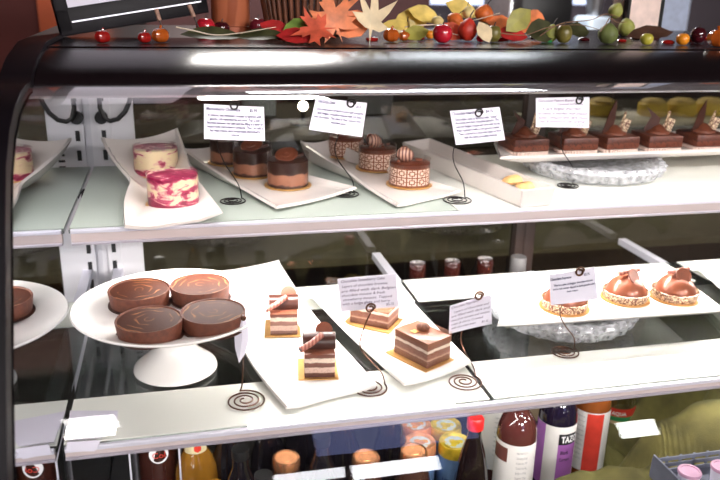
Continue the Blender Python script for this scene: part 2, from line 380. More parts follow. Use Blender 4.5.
# ------------------------------------------------------------------ display case
case = thing('display_case', 'long bakery display case with black hood, curved glass and two white shelves', 'display case', (0, YB, 0))
def part(name, mb, mat, parent=None, sharp=42):
    par = parent or case
    o = mb.build(name, mat, par, sharp=sharp)
    # geometry is given in world metres: take the parents' offsets out
    off = Vector((0, 0, 0)); q = par
    while q is not None: off += Vector(q.location); q = q.parent
    o.data.transform(Matrix.Translation(-off)); return o
def build_case():
    # hood: profile in (Y,z) run along X
    HP = [(1.90, -.10), (1.272, -.10), (1.268, -.104), (1.262, -.104), (1.255, -.1015), (1.235, -.1035), (1.20, -.1085), (1.165, -.1165), (1.14, -.1255), (1.125, -.134), (1.122, -.139), (1.13, -.142), (1.20, -.142), (1.9, -.142)]
    def ext(mb, prof, x0, x1, mi=0):
        mb.prism([(y * HS, CAMH + z * HS) for y, z in prof], x0, x1, mi, Matrix(((0, 0, 1, 0), (1, 0, 0, 0), (0, 1, 0, 0), (0, 0, 0, 1))))
    b = MB(); ext(b, HP, XL - .012, XR); hood = part('hood', b, M['hood'], sharp=30)
    # end frames following the curve of the glass
    for x0, x1 in ((XL - .036, XL - .0005), (XR, XR + .035)):
        b = MB(); outer = [(y - .006, z + .004) for y, z in GP]; inner = [(y + .011, z - .008) for y, z in GP]
        top = [(y * HS, CAMH + z * HS) for y, z in ((1.92, -.093), (1.275, -.093), (1.25, -.096), (1.17, -.108), (1.12, -.124))]
        A = top + outer; B = [(y * HS, CAMH - .16 * HS) for y in (1.92, 1.275, 1.25, 1.17, 1.14)] + inner
        vs = [(x0, y, z) for y, z in A] + [(x0, y, z) for y, z in B] + [(x1, y, z) for y, z in A] + [(x1, y, z) for y, z in B]
        N = len(A); fs = []
        for i in range(N - 1):
            fs += [(i, i + 1, N + i + 1, N + i), (2 * N + i, 3 * N + i, 3 * N + i + 1, 2 * N + i + 1), (i, 2 * N + i, 2 * N + i + 1, i + 1), (N + i, N + i + 1, 3 * N + i + 1, 3 * N + i)]
        fs += [(0, N, 3 * N, 2 * N), (N - 1, 3 * N - 1, 4 * N - 1, 2 * N - 1)]
        b.add(vs, fs); part('end_frame', b, M['frame'])
    # mirrored end wall, filling the curve
    b = MB(); prof = [(y + .02, z - .01) for y, z in GP] + [(GP[-1][0] + .02, .1), (YB + .02, .1), (YB + .02, CAMH - .1238), (1.16 * HS, CAMH - .1238)]
    ext2 = lambda x0, x1: b.prism(prof, x0, x1, 0, Matrix(((0, 0, 1, 0), (1, 0, 0, 0), (0, 1, 0, 0), (0, 0, 0, 1))))
    ext2(XL - .006, XL); part('end_mirror', b, M['mirror'])['label'] = 'mirrored end wall reflecting the shelves'
    # light rail under the hood
    b = MB(); ext(b, [(1.112, -.1405), (1.106, -.144), (1.106, -.153), (1.112, -.157), (1.135, -.157), (1.14, -.150), (1.14, -.1425)], XL, XR)
    part('light_rail', b, M['chrome'])
    b = MB(); b.tube([(XL + .03, 1.055, CAMH - .1275), (XR - .03, 1.055, CAMH - .1275)], .0035, 10)
    part('lamp_tube', b, emit('tube_glow', (1, .95, .95), 6))['label'] = 'glowing lamp tube under the hood'
    # curved front glass
    b = MB(); n = len(GP)
    def PG(u, v):
        k = v * (n - 1); i = min(int(k), n - 2); t = k - i
        # Catmull-Rom along the profile
        p = [GP[max(0, min(n - 1, j))] for j in (i - 1, i, i + 1, i + 2)]
        f = lambda c: .5 * ((2 * p[1][c]) + (-p[0][c] + p[2][c]) * t + (2 * p[0][c] - 5 * p[1][c] + 4 * p[2][c] - p[3][c]) * t * t + (-p[0][c] + 3 * p[1][c] - 3 * p[2][c] + p[3][c]) * t ** 3)
        return (XL + .002 + u * (XR - XL - .004), f(0), f(1))
    b.sheet(PG, 2, 96, None); part('front_glass', b, M['glass'], sharp=180)
    # rear wall: frame, white corner panel with slotted standard, mullions, tinted doors
    for x0, x1 in ((XL, XL + .080),):
        b = MB(); b.box(((x0 + x1) / 2, YB + .012, (CAMH - .126 + .40) / 2), (x1 - x0, .02, CAMH - .126 - .40)); rp = part('rear_panel', b, M['white_panel'])
    b = MB(); b.box((XL + .025, YB - .002, .86), (.026, .012, .90)); st = part('shelf_standard', b, M['white_panel'], bev0(rp))
    b = MB()
    for k in range(22):
        b.box((XL + .024, YB - .0082, CAMH - .21 - .038 * k), (.008, .002, .020))
    part('slots', b, M['slot'], st)
    b = MB()
    for k in range(5): b.box((XL + .058, YB - .001, CAMH - .30 - .012 * k), (.012, .001, .0045))
    part('vent', b, M['slot'], rp)
    z0, z1 = .42, CAMH - .1240
    fr = MB(); fr.box((.7, YB + .02, z1 - .012), (1.6, .05, .03)); fr.box((.7, YB + .02, .47), (1.6, .05, .08)); part('rear_frame', fr, M['black'])
    xm = aty(530, 180, YB).x
    b = MB(); b.box((xm - .014, YB + .008, (z0 + z1) / 2), (.022, .03, z1 - z0), bev=.002); b.box((xm + .014, YB + .016, (z0 + z1) / 2), (.026, .03, z1 - z0), bev=.002); part('rear_mullion', b, M['darkwood'])
    for a, c in ((XL + .08, xm - .02), (xm + .02, XR)):
        b = MB(); b.box(((a + c) / 2, YB + .014, (z0 + z1) / 2), (c - a, .003, z1 - z0)); part('rear_door', b, M['rear_glass'])
    # a horizontal dark stile across the rear doors, under the upper shelf
    b = MB(); b.box(((XL + .1 + XR) / 2, YB + .005, S2 + .085), (XR - XL - .1, .016, .02)); part('rear_stile', b, M['black'])
    # deck
    b = MB(); b.box(((XL + XR) / 2, 1.11, DECK - .012), (XR - XL - .004, .89, .02)); part('deck', b, M['black'])
    # carcass under the deck
    b = MB(); b.box(((XL + XR) / 2, 1.13, .25), (XR - XL + .06, .86, .5)); part('plinth', b, M['darkwood'])
    # cable in the upper corner
    b = MB(); zc = CAMH - .2
    loop = [aty(x, y, YB - .03) for x, y in ((99, 96), (100, 108), (104, 118), (110, 121), (118, 119), (125, 112), (129, 103), (131, 96))]
    b.tube(loop, .0045, 8); part('cable', b, M['black'])
    b = MB(); c = aty(101, 118, YB - .02); b.tube([c + Vector((0, 0, 0)), c + Vector((0, .016, 0))], .012, 16); part('cable_socket', b, M['slot'])
def bev0(o): return o
def build_shelf(name, z, y0, y1, segs, bands, liner, arms, railh):
    root = bpy.data.objects.new(name, None); col.objects.link(root); root.parent = case; root.location = (0, y0 - YB, z)
    b = MB(); b.box(((XL + XR) / 2, (y0 + y1) / 2, z - .0045), (XR - XL - .006, y1 - y0, .005)); part('glass_pane', b, M['shelf_glass'], root)
    for q, (a, c) in enumerate(segs):
        for (ya, yb) in bands:
            b = MB(); b.box(((a + c) / 2, (ya + yb) / 2, z - .001), (c - a, yb - ya, .0016)); part('liner', b, liner[min(q, len(liner) - 1)], root)
    b = MB()
    b.box(((XL + XR) / 2, y0 - .0035, z - .003), (XR - XL - .012, .007, .006), 0, bev=.001)
    b.box(((XL + XR) / 2, y0 + .0025, z - .003 - railh / 2), (XR - XL - .012, .010, railh - .006), 1)
    b.box(((XL + XR) / 2, y0 - .001, z - .002 - railh), (XR - XL - .012, .010, .004), 2, bev=.001)
    part('front_rail', b, [M['rail_edge'], M['alu'], M['chrome']], root)
    for x in arms:
        b = MB(); wd, mt = (.008, 'steel') if z > 1 else (.018, 'rail_edge'); b.box((x, (y0 + YB) / 2, z - .0155), (wd, YB - y0 - .012, .014)); part('bracket_arm', b, M[mt], root)
build_case()
build_shelf('upper_shelf', S1, 1.10, 1.50, [(XL + .004, .43), (.433, XR - .004)], [(1.105, 1.495)], [M['liner'], M['liner_low']], (XL + .03, .43, 1.0), .020)
build_shelf('lower_shelf', S2, .87, 1.34, [(XL + .004, .408), (.415, 1.0), (1.03, XR - .004)], [(.875, .985), (1.23, 1.335)], [M['liner_low']], (XL + .03, .41, 1.015), .014)
b = MB(); b.box(((XL + XR) / 2, 1.128, S1 - .0235), (1.5, .014, .004)); part('shelf_lamp', b, emit('shelf_lamp_glow', (1, .96, .95), 4))
b = MB(); b.box(((XL + XR) / 2, .90, S2 - .017), (1.5, .012, .004)); part('shelf_lamp', b, bpy.data.materials['shelf_lamp_glow'])  # added glowing strip for the deck fill under the lower rail

# ------------------------------------------------------------------ platters
def platter(name, label, corners, zb, hs, rimw=.16, sag=.01, bow=(0, 0, 0, 0), th=.0045, mat='porcelain', n=26, group=None, cat='plate'):
    """corners: pixels BL, BR, FR, FL; hs: height of each corner; zb: height of the flat bottom's top face; bow: inward bow of back, side, front, side edges"""
    C = [atz(x, y, h) for (x, y), h in zip(corners, hs)]
    cen = sum(C, Vector()) / 4
    org = Vector((cen.x, cen.y, zb - th))
    def Pt(u, v):
        p = (C[0] * (1 - u) + C[1] * u) * (1 - v) + (C[3] * (1 - u) + C[2] * u) * v
        h = p.z
        toc = Vector((cen.x - p.x, cen.y - p.y, 0)).normalized() if (cen - p).length > 1e-6 else Vector()
        su, sv = 4 * u * (1 - u), 4 * v * (1 - v)
        wgt = bow[0] * su * (1 - v) ** 2 + bow[2] * su * v ** 2 + bow[1] * sv * u ** 2 + bow[3] * sv * (1 - u) ** 2
        p = p + toc * wgt
        h -= sag * (su * abs(2 * v - 1) ** 4 + sv * abs(2 * u - 1) ** 4)
        e = min(u, 1 - u, v, 1 - v)
        k = max(0, 1 - e / rimw); k = k * k
        return Vector((p.x, p.y, zb + (max(h, zb + .001) - zb) * k)) - org
    mb = MB(); mb.sheet(Pt, n, n, th)
    # make sure normals of the sheet grow downwards whichever way the corners run
    o = mb.build(name, M[mat], None, org)
    zmin = min(v.co.z for v in o.data.vertices)
    o.data.transform(Matrix.Translation((0, 0, -zmin)))
    return tag(o, label, cat, group)
PZ1 = S1 + .006
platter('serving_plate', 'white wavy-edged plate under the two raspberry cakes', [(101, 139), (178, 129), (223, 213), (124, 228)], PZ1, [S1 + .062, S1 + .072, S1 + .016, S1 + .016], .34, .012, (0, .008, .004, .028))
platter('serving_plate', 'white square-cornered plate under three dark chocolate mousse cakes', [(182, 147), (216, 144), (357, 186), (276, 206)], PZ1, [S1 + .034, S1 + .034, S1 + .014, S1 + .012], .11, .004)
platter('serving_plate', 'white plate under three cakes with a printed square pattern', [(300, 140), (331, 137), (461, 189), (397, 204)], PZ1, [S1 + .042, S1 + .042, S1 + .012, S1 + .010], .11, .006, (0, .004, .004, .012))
# brownie tray on its crystal stand
ZE = S1 + .038
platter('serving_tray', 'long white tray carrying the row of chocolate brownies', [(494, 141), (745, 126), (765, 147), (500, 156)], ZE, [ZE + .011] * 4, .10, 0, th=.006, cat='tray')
PZ2 = S2 + .006
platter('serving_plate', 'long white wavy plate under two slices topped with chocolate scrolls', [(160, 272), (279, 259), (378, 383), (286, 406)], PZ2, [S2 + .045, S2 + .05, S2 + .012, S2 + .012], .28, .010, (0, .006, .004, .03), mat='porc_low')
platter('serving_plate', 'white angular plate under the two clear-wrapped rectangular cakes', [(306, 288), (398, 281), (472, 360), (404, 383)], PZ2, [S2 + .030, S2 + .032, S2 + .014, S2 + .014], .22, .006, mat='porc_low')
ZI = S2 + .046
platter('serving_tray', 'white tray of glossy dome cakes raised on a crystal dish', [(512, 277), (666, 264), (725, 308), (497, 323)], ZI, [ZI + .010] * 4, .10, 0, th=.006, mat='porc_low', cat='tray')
platter('serving_plate', 'empty white plate past the dome cakes, cut off by the picture edge', [(692, 261), (775, 256), (850, 290), (735, 300)], S2 + .012, [S2 + .03] * 4, .2, 0, mat='porc_low')

def oblong_dish():
    zt = S1 + .032
    BL, BR, FR, FL = [atz(x, y, zt) for x, y in ((402, 142), (430, 138), (556, 187), (522, 190))]
    c = (BL + BR + FR + FL) / 4; org = Vector((c.x, c.y, S1 + .0005))
    def ring(s, z): return [Vector((c.x + (p.x - c.x) * 1 + (o.x) * s, c.y + (p.y - c.y) + o.y * s, z)) - org for p, o in zip((BL, BR, FR, FL), offs)]
    offs = []
    P4 = (BL, BR, FR, FL)
    ax = ((FL - BL) + (FR - BR)).normalized(); ay = Vector((-ax.y, ax.x, 0))
    for p in P4:
        d = p - c; offs.append(ax * (-1 if d.dot(ax) > 0 else 1) + ay * (-1 if d.dot(ay) > 0 else 1))
    rings = [ring(.004, S1 + .0005), ring(0, zt), ring(.004, zt), ring(.007, S1 + .010)]
    vs = [v for r in rings for v in r]; fs = [(3, 2, 1, 0), (12, 13, 14, 15)]
    for k in range(3):
        for i in range(4):
            j = (i + 1) % 4; fs.append((4 * k + i, 4 * k + j, 4 * k + 4 + j, 4 * k + 4 + i))
    b = MB(); b.add(vs, fs); bmesh.ops.recalc_face_normals(b.bm, faces=b.bm.faces)
    bmesh.ops.bevel(b.bm, geom=list(b.bm.edges), offset=.0014, segments=2, affect='EDGES')
    o = b.build('oblong_dish', M['porcelain'], None, org)
    tag(o, 'narrow deep-sided white dish holding two golden cookies', 'dish')
    for k, (px, py, lab) in enumerate(((515, 179, 'golden oval cookie resting on the back of the other in the white dish'), (528, 184, 'golden oval cookie lying nearest the front end of the white dish'))):
        p = atz(px, py, S1 + .022); b = MB()
        b.lathe([(0, -.006), (.016, -.005), (.020, 0), (.016, .0045), (.008, .007), (0, .008)], 24, 0, Matrix.Diagonal((1.15, .8, 1, 1)))
        q = b.build('cookie', M['cookie'], None, (p.x, p.y, S1 + .018 + .003 * (1 - k)), (R(6), R(-8), R(-20)))
        tag(q, lab, 'cookie', 'cookies in the white dish')
oblong_dish()

# crystal stands
def crystal_dish(label, p, r, h, inv=False, loc_z=None):
    root = thing('crystal_cake_stand', label, 'glass dish', (p.x, p.y, p.z))
    b = MB(); wob = lambda a, z: 1 + .022 * math.cos(a * 24)
    b.lathe([(0, 0), (r * .84, 0), (r * .96, h * .24), (r, h * .62), (r * .985, h * .98), (r * .93, h), (r * .9, h * .7), (r * .6, h * .35), (0, h * .3)], 96, 0, None, wob)
    b.build('bowl', M['crystal'], root)
    b = MB(); b.lathe([(r * 1.005, h * .60), (r * 1.025, h * .72), (r * 1.005, h * .84)], 96, 0, None, wob); b.build('cut_band', M['crystal'], root)
    return root
p = atz(605, 178, S1); crystal_dish('cut crystal dish propping up the brownie tray', Vector((p.x, p.y + .055, S1 + .0005)), .135, .031)
p = atz(590, 343, S2); crystal_dish('cut crystal dish propping up the tray of dome cakes', Vector((p.x, p.y + .108, S2 + .0005)), .128, .038)

# ------------------------------------------------------------------ cakes
def board(root, r, z=0):
    b = MB(); b.lathe([(0, 0), (r, 0), (r, .0016), (0, .0016)], 40); return b.build('cake_board', M['gold'], root)
def film(root, r, h, z0=.0018):
    b = MB(); b.lathe([(r, z0), (r, h)], 40); b.build('clear_collar', M['film'], root)
    b = MB(); b.tube([(r * math.cos(2 * PI * k / 40), r * math.sin(2 * PI * k / 40), h) for k in range(41)], .0003, 5); return b.build('collar_rim', M['film'], root)
ZC1 = PZ1 + .0018
def raspberry(px, py, label, rz, mat):
    p = atz(px, py, ZC1); root = thing('raspberry_mousse_cake', label, 'cake', (p.x, p.y, ZC1 + .0035), rz, 'raspberry swirl cakes')
    board(root, .0425)
    b = MB(); r, h = .0385, .0475
    b.lathe([(0, .002), (r, .002), (r, h - .0015), (r - .0015, h), (0, h + .001)], 48); b.build('cake_body', M[mat], root)
    film(root, r + .0009, h + .0035); return root
raspberry(174, 206, 'raspberry swirl mousse cake nearer the front edge, mostly pink on its side', 1.6, 'rasp_pink')
raspberry(157, 175, 'raspberry swirl mousse cake behind, with a cream-coloured side', 4.2, 'rasp')
def dark(px, py, label):
    p = atz(px, py, ZC1); root = thing('chocolate_mousse_cake', label, 'cake', (p.x, p.y, ZC1), random.uniform(-.3, .3), 'dark chocolate mousse cakes')
    board(root, .0405)
    b = MB(); r, h = .0350, .046
    b.lathe([(0, .002), (r, .002), (r, h - .001), (r - .001, h), (0, h)], 48); b.build('cake_body', M['dark_mousse'], root)
    film(root, r + .0009, .0575)
    b = MB(); T = Matrix.Translation((-.002, .004, h + .007)) @ Matrix.Rotation(R(24), 4, 'X') @ Matrix.Rotation(R(-8), 4, 'Y')
    b.lathe([(0, -.0016), (.0185, -.0016), (.020, -.0004), (.0195, .0014), (.017, .0016), (.0165, .001), (.009, .001), (.0085, .0018), (.0035, .0018), (.003, .001), (0, .001)], 40, 0, T)
    b.build('chocolate_seal', M['choc_mid'], root)
    b = MB(); b.tube([(.008, .004, h + .002), (.027, .012, h + .006)], .0035, 10); b.build('chocolate_stick', M['choc'], root)
    return root
dark(288, 185, 'chocolate mousse cake at the front of its row of three, seal on top')
dark(253, 174, 'middle chocolate mousse cake of three, between the front one and the printed card')
dark(229, 162, 'rearmost chocolate mousse cake of three, its top hidden by the card')
def patterned(px, py, label):
    p = atz(px, py, ZC1); root = thing('patterned_mousse_cake', label, 'cake', (p.x, p.y, ZC1), random.uniform(-.5, .5), 'square-patterned mousse cakes')
    board(root, .041)
    b = MB(); r, h = .0355, .041
    b.lathe([(0, .002), (r, .002), (r, h - .0008), (r - .001, h), (0, h + .001)], 64); b.build('cake_body', M['wrap'], root)
    film(root, r + .0009, .0475)
    b = MB()
    T = Matrix.Translation((-.008, -.004, h + .0125)) @ Matrix.Rotation(R(50), 4, 'Z') @ Matrix.Rotation(R(20), 4, 'Y')
    b.sphere((0, 0, 0), .0135, 0, T, 24, (1.3, .95, .95)); b.build('striped_truffle', M['curl'], root)
    b = MB(); T = Matrix.Translation((-.012, .010, h + .011)) @ Matrix.Rotation(R(70), 4, 'X') @ Matrix.Rotation(R(30), 4, 'Y')
    pts = [(.011 * math.cos(a), .011 * math.sin(a), .0009 * a) for a in [k * .35 for k in range(18)]]
    b.tube(pts, .0022, 8, 0, T); b.build('chocolate_curl', M['choc_mid'], root)
    b = MB()
    for k in range(7):
        a = random.uniform(0, 2 * PI); q = random.uniform(.012, .026)
        b.box((q * math.cos(a), q * math.sin(a), h + .0032), (.006, .004, .0035), 0, bev=.0007)
    b.build('chocolate_shavings', M['choc_mid'], root)['kind'] = 'stuff'
    return root
patterned(409, 184, 'square-patterned mousse cake at the front, striped truffle on top')
patterned(377, 168, 'middle square-patterned mousse cake, between the front one and the tilted card')
patterned(346, 155, 'rearmost square-patterned mousse cake, its top behind the tilted card')

def brownies():
    yf = aty(600, 153, 1.30).y
    specs = [(532, 'first brownie from the card stand end, dark fan of chocolate half hidden', .9), (582, 'second brownie in the row, behind the handwritten card', .8), (623, 'third brownie in the row, tall dark chocolate fin leaning over it', 1.25), (667, 'fourth brownie in the row, short chocolate fin and a pale striped stick', .95), (713, 'last brownie in the row, large chocolate fin, cut off by the picture edge', 1.2)]
    for k, (px, lab, fs) in enumerate(specs):
        zb = ZE + .0007
        c = aty(px, 150, 1.305); y = 1.345
        root = thing('brownie', lab, 'brownie', (c.x, y, zb), random.uniform(-.06, .06), 'chocolate brownies in a row')
        w_ = .0745
        b = MB(); b.prism([( (w_ / 2 + .0008 + .0014 * math.cos(t * 48 * 1.0)) * max(-1, min(1, 1.25 * math.cos(t))), (w_ / 2 + .0008 + .0014 * math.cos(t * 48)) * max(-1, min(1, 1.25 * math.sin(t)))) for t in [2 * PI * i / 144 for i in range(144)]], .0002, .0065)
        b.build('paper_cup', M['papercup'], root)
        b = MB(); b.box((0, 0, .0190), (w_, w_, .025), bev=.004); b.build('cake_body', M['brownie'], root)
        b = MB(); b.lathe([(0, .030), (.024, .0305), (.023, .036), (.015, .040), (.013, .043), (.006, .048), (0, .050)], 28, 0, None, lambda a, z: 1 + .05 * math.cos(5 * a + z * 300)); b.build('ganache_swirl', M['choc_mid'], root)
        b = MB(); h = .052 * fs
        T = Matrix.Translation((-.012, -.002, .034)) @ Matrix.Rotation(R(90), 4, 'X') @ Matrix.Rotation(R(-12 if k % 2 else 14), 4, 'Y')
        b.prism([(-.020, .002), (.008, 0), (.012, h * .55), (.010 if k not in (0, 3) else -.018, h), (-.006, h * .62)], -.0009, .0009, 0, T); b.build('chocolate_fin', M['choc'], root)
        b = MB()
        T = Matrix.Translation((.015, -.002, .034)) @ Matrix.Rotation(R(7), 4, 'Y')
        b.box((0, 0, .020), (.007, .0018, .042), 0, T @ Matrix.Rotation(R(25), 4, 'Z'), bev=.0005); b.build('chocolate_stick', M['transfer'], root)
        b = MB(); b.box((0, 0, .013), (.018, .0016, .028), 0, Matrix.Translation((.021, .003, .034)) @ Matrix.Rotation(R(18), 4, 'Y') @ Matrix.Rotation(R(-35), 4, 'Z')); b.build('chocolate_lattice', M['transfer'], root)
brownies()

# cake stand with four tarts
def cake_stand():
    f = atz(176, 368, S2); zt = S2 + .098
    root = thing('cake_stand', 'white pedestal cake stand holding four chocolate tarts', 'cake stand', (f.x, f.y, S2 + .0006))
    b = MB(); b.lathe([(0, .002), (.055, 0), (.061, .002), (.060, .006), (.052, .013), (.040, .023), (.030, .036), (.026, .052), (.027, .070), (.036, .084), (.036, .088), (0, .088)], 56); b.build('pedestal', M['porc_low'], root)
    b = MB(); r = .1385
    b.lathe([(0, .0885), (.06, .0885), (.100, .0905), (.128, .097), (r, .102), (r + .0015, .104), (r, .106), (.124, .1015), (.100, .0955), (.06, .094), (0, .094)], 80); b.build('stand_plate', M['porc_low'], root)
    zp = S2 + .0006 + .094 + .0022
    for k, (px, py, lab) in enumerate(((139, 289, 'chocolate tart at the back beside the white corner panel, plain dark top'), (200, 284, 'chocolate tart at the back, close to the wavy plate of slices'), (149, 319, 'chocolate tart at the front above the middle of the pedestal'), (213, 311, 'chocolate tart at the front, its top marked with gold lines, touching the curled card'))):
        c = atz(px, py, zp + .023)
        t = thing('chocolate_tart', lab, 'tart', (c.x, c.y, zp), k * 1.3, 'chocolate tarts on the stand')
        b = MB(); b.lathe([(0, 0), (.0455, 0), (.0455, .0012), (0, .0012)], 40); b.build('cake_board', M['choc'], t)
        b = MB(); b.lathe([(0, .0013), (.0415, .0013), (.0445, .0225), (.0438, .0238), (.0425, .0235), (.0415, .021), (0, .021)], 56, 0, None, lambda a, z: 1 + .004 * math.sin(7 * a)); b.build('tart_shell', M['tart_shell'], t)
        b = MB(); b.lathe([(.0414, .0212), (.041, .0222), (.02, .0228), (0, .023)], 48); b.build('filling', M['tart_top'], t)
cake_stand()

ZC2 = PZ2 + .0018
def frame_from(A, B):                                       # rotation about z that takes +x along A->B
    d = B - A; return math.atan2(d.y, d.x)
def scroll_slice(px, py, rz, label):
    p = atz(px, py, ZC2); root = thing('layered_slice', label, 'cake slice', (p.x, p.y, ZC2), rz, 'scroll-topped layered slices')
    b = MB(); b.box((-.002, .002, .001), (.058, .066, .0016)); b.build('cake_board', M['gold'], root)
    b = MB(); b.box((0, 0, .019), (.044, .052, .0345), bev=.0012); b.build('cake_body', M['napoleon'], root)
    b = MB(); b.box((0, -.002, .0374), (.0445, .049, .002)); b.build('chocolate_sheet', M['choc_mid'], root)
    b = MB()
    def Pc(u, v):
        a = R(-20) + v * R(215); return (-.024 + u * .048, .006 + .0135 * math.cos(a), .0385 + .004 + .0135 * math.sin(a) * 1.05)
    b.sheet(Pc, 4, 20, .0016); b.build('chocolate_scroll', M['choc'], root)
    b = MB(); b.tube([(-.028, -.026, .047), (-.012, -.014, .0505), (.004, -.002, .0585)], .0046, 12); b.tube([(-.0284, -.0264, .0469), (-.0275, -.0258, .0472)], .003, 10, 1)
    b.build('striped_roll', [M['cigar'], M['choc']], root)
    b = MB(); b.lathe([(0, -.001), (.012, -.001), (.013, .0005), (0, .0016)], 28, 0, Matrix.Translation((.008, .022, .054)) @ Matrix.Rotation(R(55), 4, 'X')); b.build('chocolate_seal', M['choc_mid'], root)
scroll_slice(319, 370, R(-8), 'layered cake slice with chocolate scroll, nearest the front of its plate')
scroll_slice(284, 329, R(-8), 'layered cake slice with chocolate scroll, further back by the cake stand')

def wrapped_cake(A, B, C, h, label, nut=True):
    A, B, C = [atz(x, y, ZC2 + .002) for x, y in (A, B, C)]
    L = (B - A).length; rz = frame_from(A, B); ux = (B - A).normalized(); uy = Vector((-ux.y, ux.x, 0)); D = .050
    c = A + ux * L / 2 + uy * D / 2
    root = thing('wrapped_cake', label, 'cake', (c.x, c.y, ZC2), rz, 'clear-wrapped rectangular cakes')
    b = MB(); b.box((-.002, -.002, .001), (L + .016, D + .014, .0016)); b.build('cake_board', M['gold'], root)
    b = MB(); b.box((0, 0, .002 + h / 2), (L, D, h), bev=.001); b.build('cake_body', M['square_layers'], root)
    b = MB(); e = .0007; zz = h + .008
    x, y = L / 2 + e, D / 2 + e
    b.add([(-x, -y, .002), (x, -y, .002), (x, y, .002), (-x, y, .002), (-x, -y, zz), (x, -y, zz), (x, y, zz), (-x, y, zz)], [(0, 1, 5, 4), (1, 2, 6, 5), (2, 3, 7, 6), (3, 0, 4, 7)]); b.build('clear_collar', M['film'], root)
    if nut:
        b = MB(); b.sphere((0, 0, 0), .0095, 0, Matrix.Translation((-.006, .006, h + .0075)) @ Matrix.Rotation(.5, 4, 'Z'), 22, (1.15, .9, .72)); b.build('coffee_bean_truffle', M['walnut'], root)
        b = MB(); b.box((-.008, -.010, h + .003), (.010, .010, .0008)); b.build('gold_leaf', M['gold'], root)
    return root
wrapped_cake((394, 352), (427, 369), (441, 360), .040, 'clear-wrapped rectangular cake with a bean-shaped truffle on top')
wrapped_cake((350, 322), (388, 330), (398, 322), .030, 'clear-wrapped rectangular cake half hidden by the handwritten card and its wire', False)

def dome(px, py, label, k):
    z = ZI + .0007; p = atz(px, py, z); root = thing('dome_cake', label, 'cake', (p.x, p.y, z), k * .9, 'glossy dome cakes')
    board(root, .0415)
    b = MB()
    for i in range(26):
        a = 2 * PI * i / 26
        T = Matrix.Rotation(a, 4, 'Z') @ Matrix.Translation((.0370, 0, .0088)) @ Matrix.Rotation(R(random.uniform(-14, 14)), 4, 'X') @ Matrix.Rotation(R(14), 4, 'Y')
        b.box((0, 0, 0), (.0018, .0105, .015), 0, T)
    b.build('chocolate_collar', M['transfer'], root)
    b = MB(); r = .0345
    b.lathe([(0, .002), (r, .002)] + [(r * math.cos(t), .008 + .034 * math.sin(t)) for t in [PI / 2 * i / 14 for i in range(15)]], 48); b.build('glazed_dome', M['dome'], root)
    b = MB(); T = Matrix.Rotation(-k * .9, 4, 'Z') @ Matrix.Translation((.004 if k else 0, -.010, .044)) @ Matrix.Rotation(R(52), 4, 'X') @ Matrix.Rotation(R(22 if k == 1 else -5), 4, 'Y')
    b.lathe([(0, -.001), (.013, -.001), (.0145, .0002), (.0135, .0014), (.0115, .0014), (.011, .0009), (0, .0009)], 32, 0, T); b.build('chocolate_seal', M['choc_mid'], root)
    b = MB(); T = Matrix.Rotation(-k * .9, 4, 'Z'); b.tube([(-.020, -.002, .0475), (.022, .004, .050)], .0042, 12, 0, T); b.build('striped_roll', M['cigar'], root)
dome(564, 307, 'glossy dome cake mostly hidden by the printed card', 0)
dome(625, 298, 'glossy dome cake in the middle, its chocolate seal tilted over a roll', 1)
dome(674, 297, 'glossy dome cake furthest from the printed card', 2)

# ------------------------------------------------------------------ cards and wire holders
fontcurve = None
def text_mesh(s, shear=0, bold=0):
    cu = bpy.data.curves.new('txt', 'FONT'); cu.body = s; cu.size = 1; cu.resolution_u = 2; cu.shear = shear; cu.offset = bold
    o = bpy.data.objects.new('txt', cu); col.objects.link(o)
    dg = bpy.context.evaluated_depsgraph_get(); dg.update()
    m = bpy.data.meshes.new_from_object(o.evaluated_get(dg))
    vs = [v.co.copy() for v in m.vertices]; fs = [list(p.vertices) for p in m.polygons]
    bpy.data.objects.remove(o); bpy.data.curves.remove(cu); bpy.data.meshes.remove(m)
    if vs:
        x0 = min(v.x for v in vs); x1 = max(v.x for v in vs); y0 = min(v.y for v in vs); y1 = max(v.y for v in vs)
    else: x0 = x1 = y0 = y1 = 0
    return vs, fs, (x0, x1, y0, y1)
def put_text(mb, s, x, y, h, w=None, shear=0, bold=0, f=None, mi=0):
    """lower-case height unit h (font size) at x,y (baseline) in the card plane; w: squeeze to this width; f maps (x,y)->point"""
    vs, fs, bb = text_mesh(s, shear, bold); k = h; kx = k if w is None else w / max(1e-6, bb[1] - bb[0])
    mb.add([f(x + (v.x - bb[0]) * kx, y + v.y * k) for v in vs], fs, mi)
def card(label, corners, depth, lines, hand=False, curl=.0015, ytop=0, group=None):
    """corners TL,TR,BR,BL pixels. lines: (text, x0, x1, y) as fractions"""
    dT, dB = (depth, depth) if not isinstance(depth, tuple) else depth
    TL, TR = aty(*corners[0], dT), aty(*corners[1], dT); BR, BL = aty(*corners[2], dB), aty(*corners[3], dB)
    org = BL.copy()
    TL, TR, BR, BL = [p - org for p in (TL, TR, BR, BL)]
    nrm = (TR - TL).cross(TL - BL).normalized()
    if nrm.y > 0: nrm = -nrm
    def Q(u, v, off=0):
        p = (TL * (1 - u) + TR * u) * (1 - v) + (BL * (1 - u) + BR * u) * v
        return p + nrm * (curl * 4 * u * (1 - u) * (1 if not hand else -1) + off)
    b = MB(); b.sheet(lambda u, v: Q(u, 1 - v), 14, 6, .0005)
    o = b.build('price_card', M['card'], None, org); tag(o, label, 'card', group)
    W = (TR - TL).length; H = (BL - TL).length
    b = MB()
    for (s, u0, u1, v, hh) in lines:
        put_text(b, s, u0 * W, -v * H, hh * H, (u1 - u0) * W, .25 if hand else 0, .022 if not hand else .004, lambda x, y: Q(x / W, -y / H, .0005))
    b.build('lettering', M['ink_pale' if hand else 'ink'], o, sharp=180)
    return o
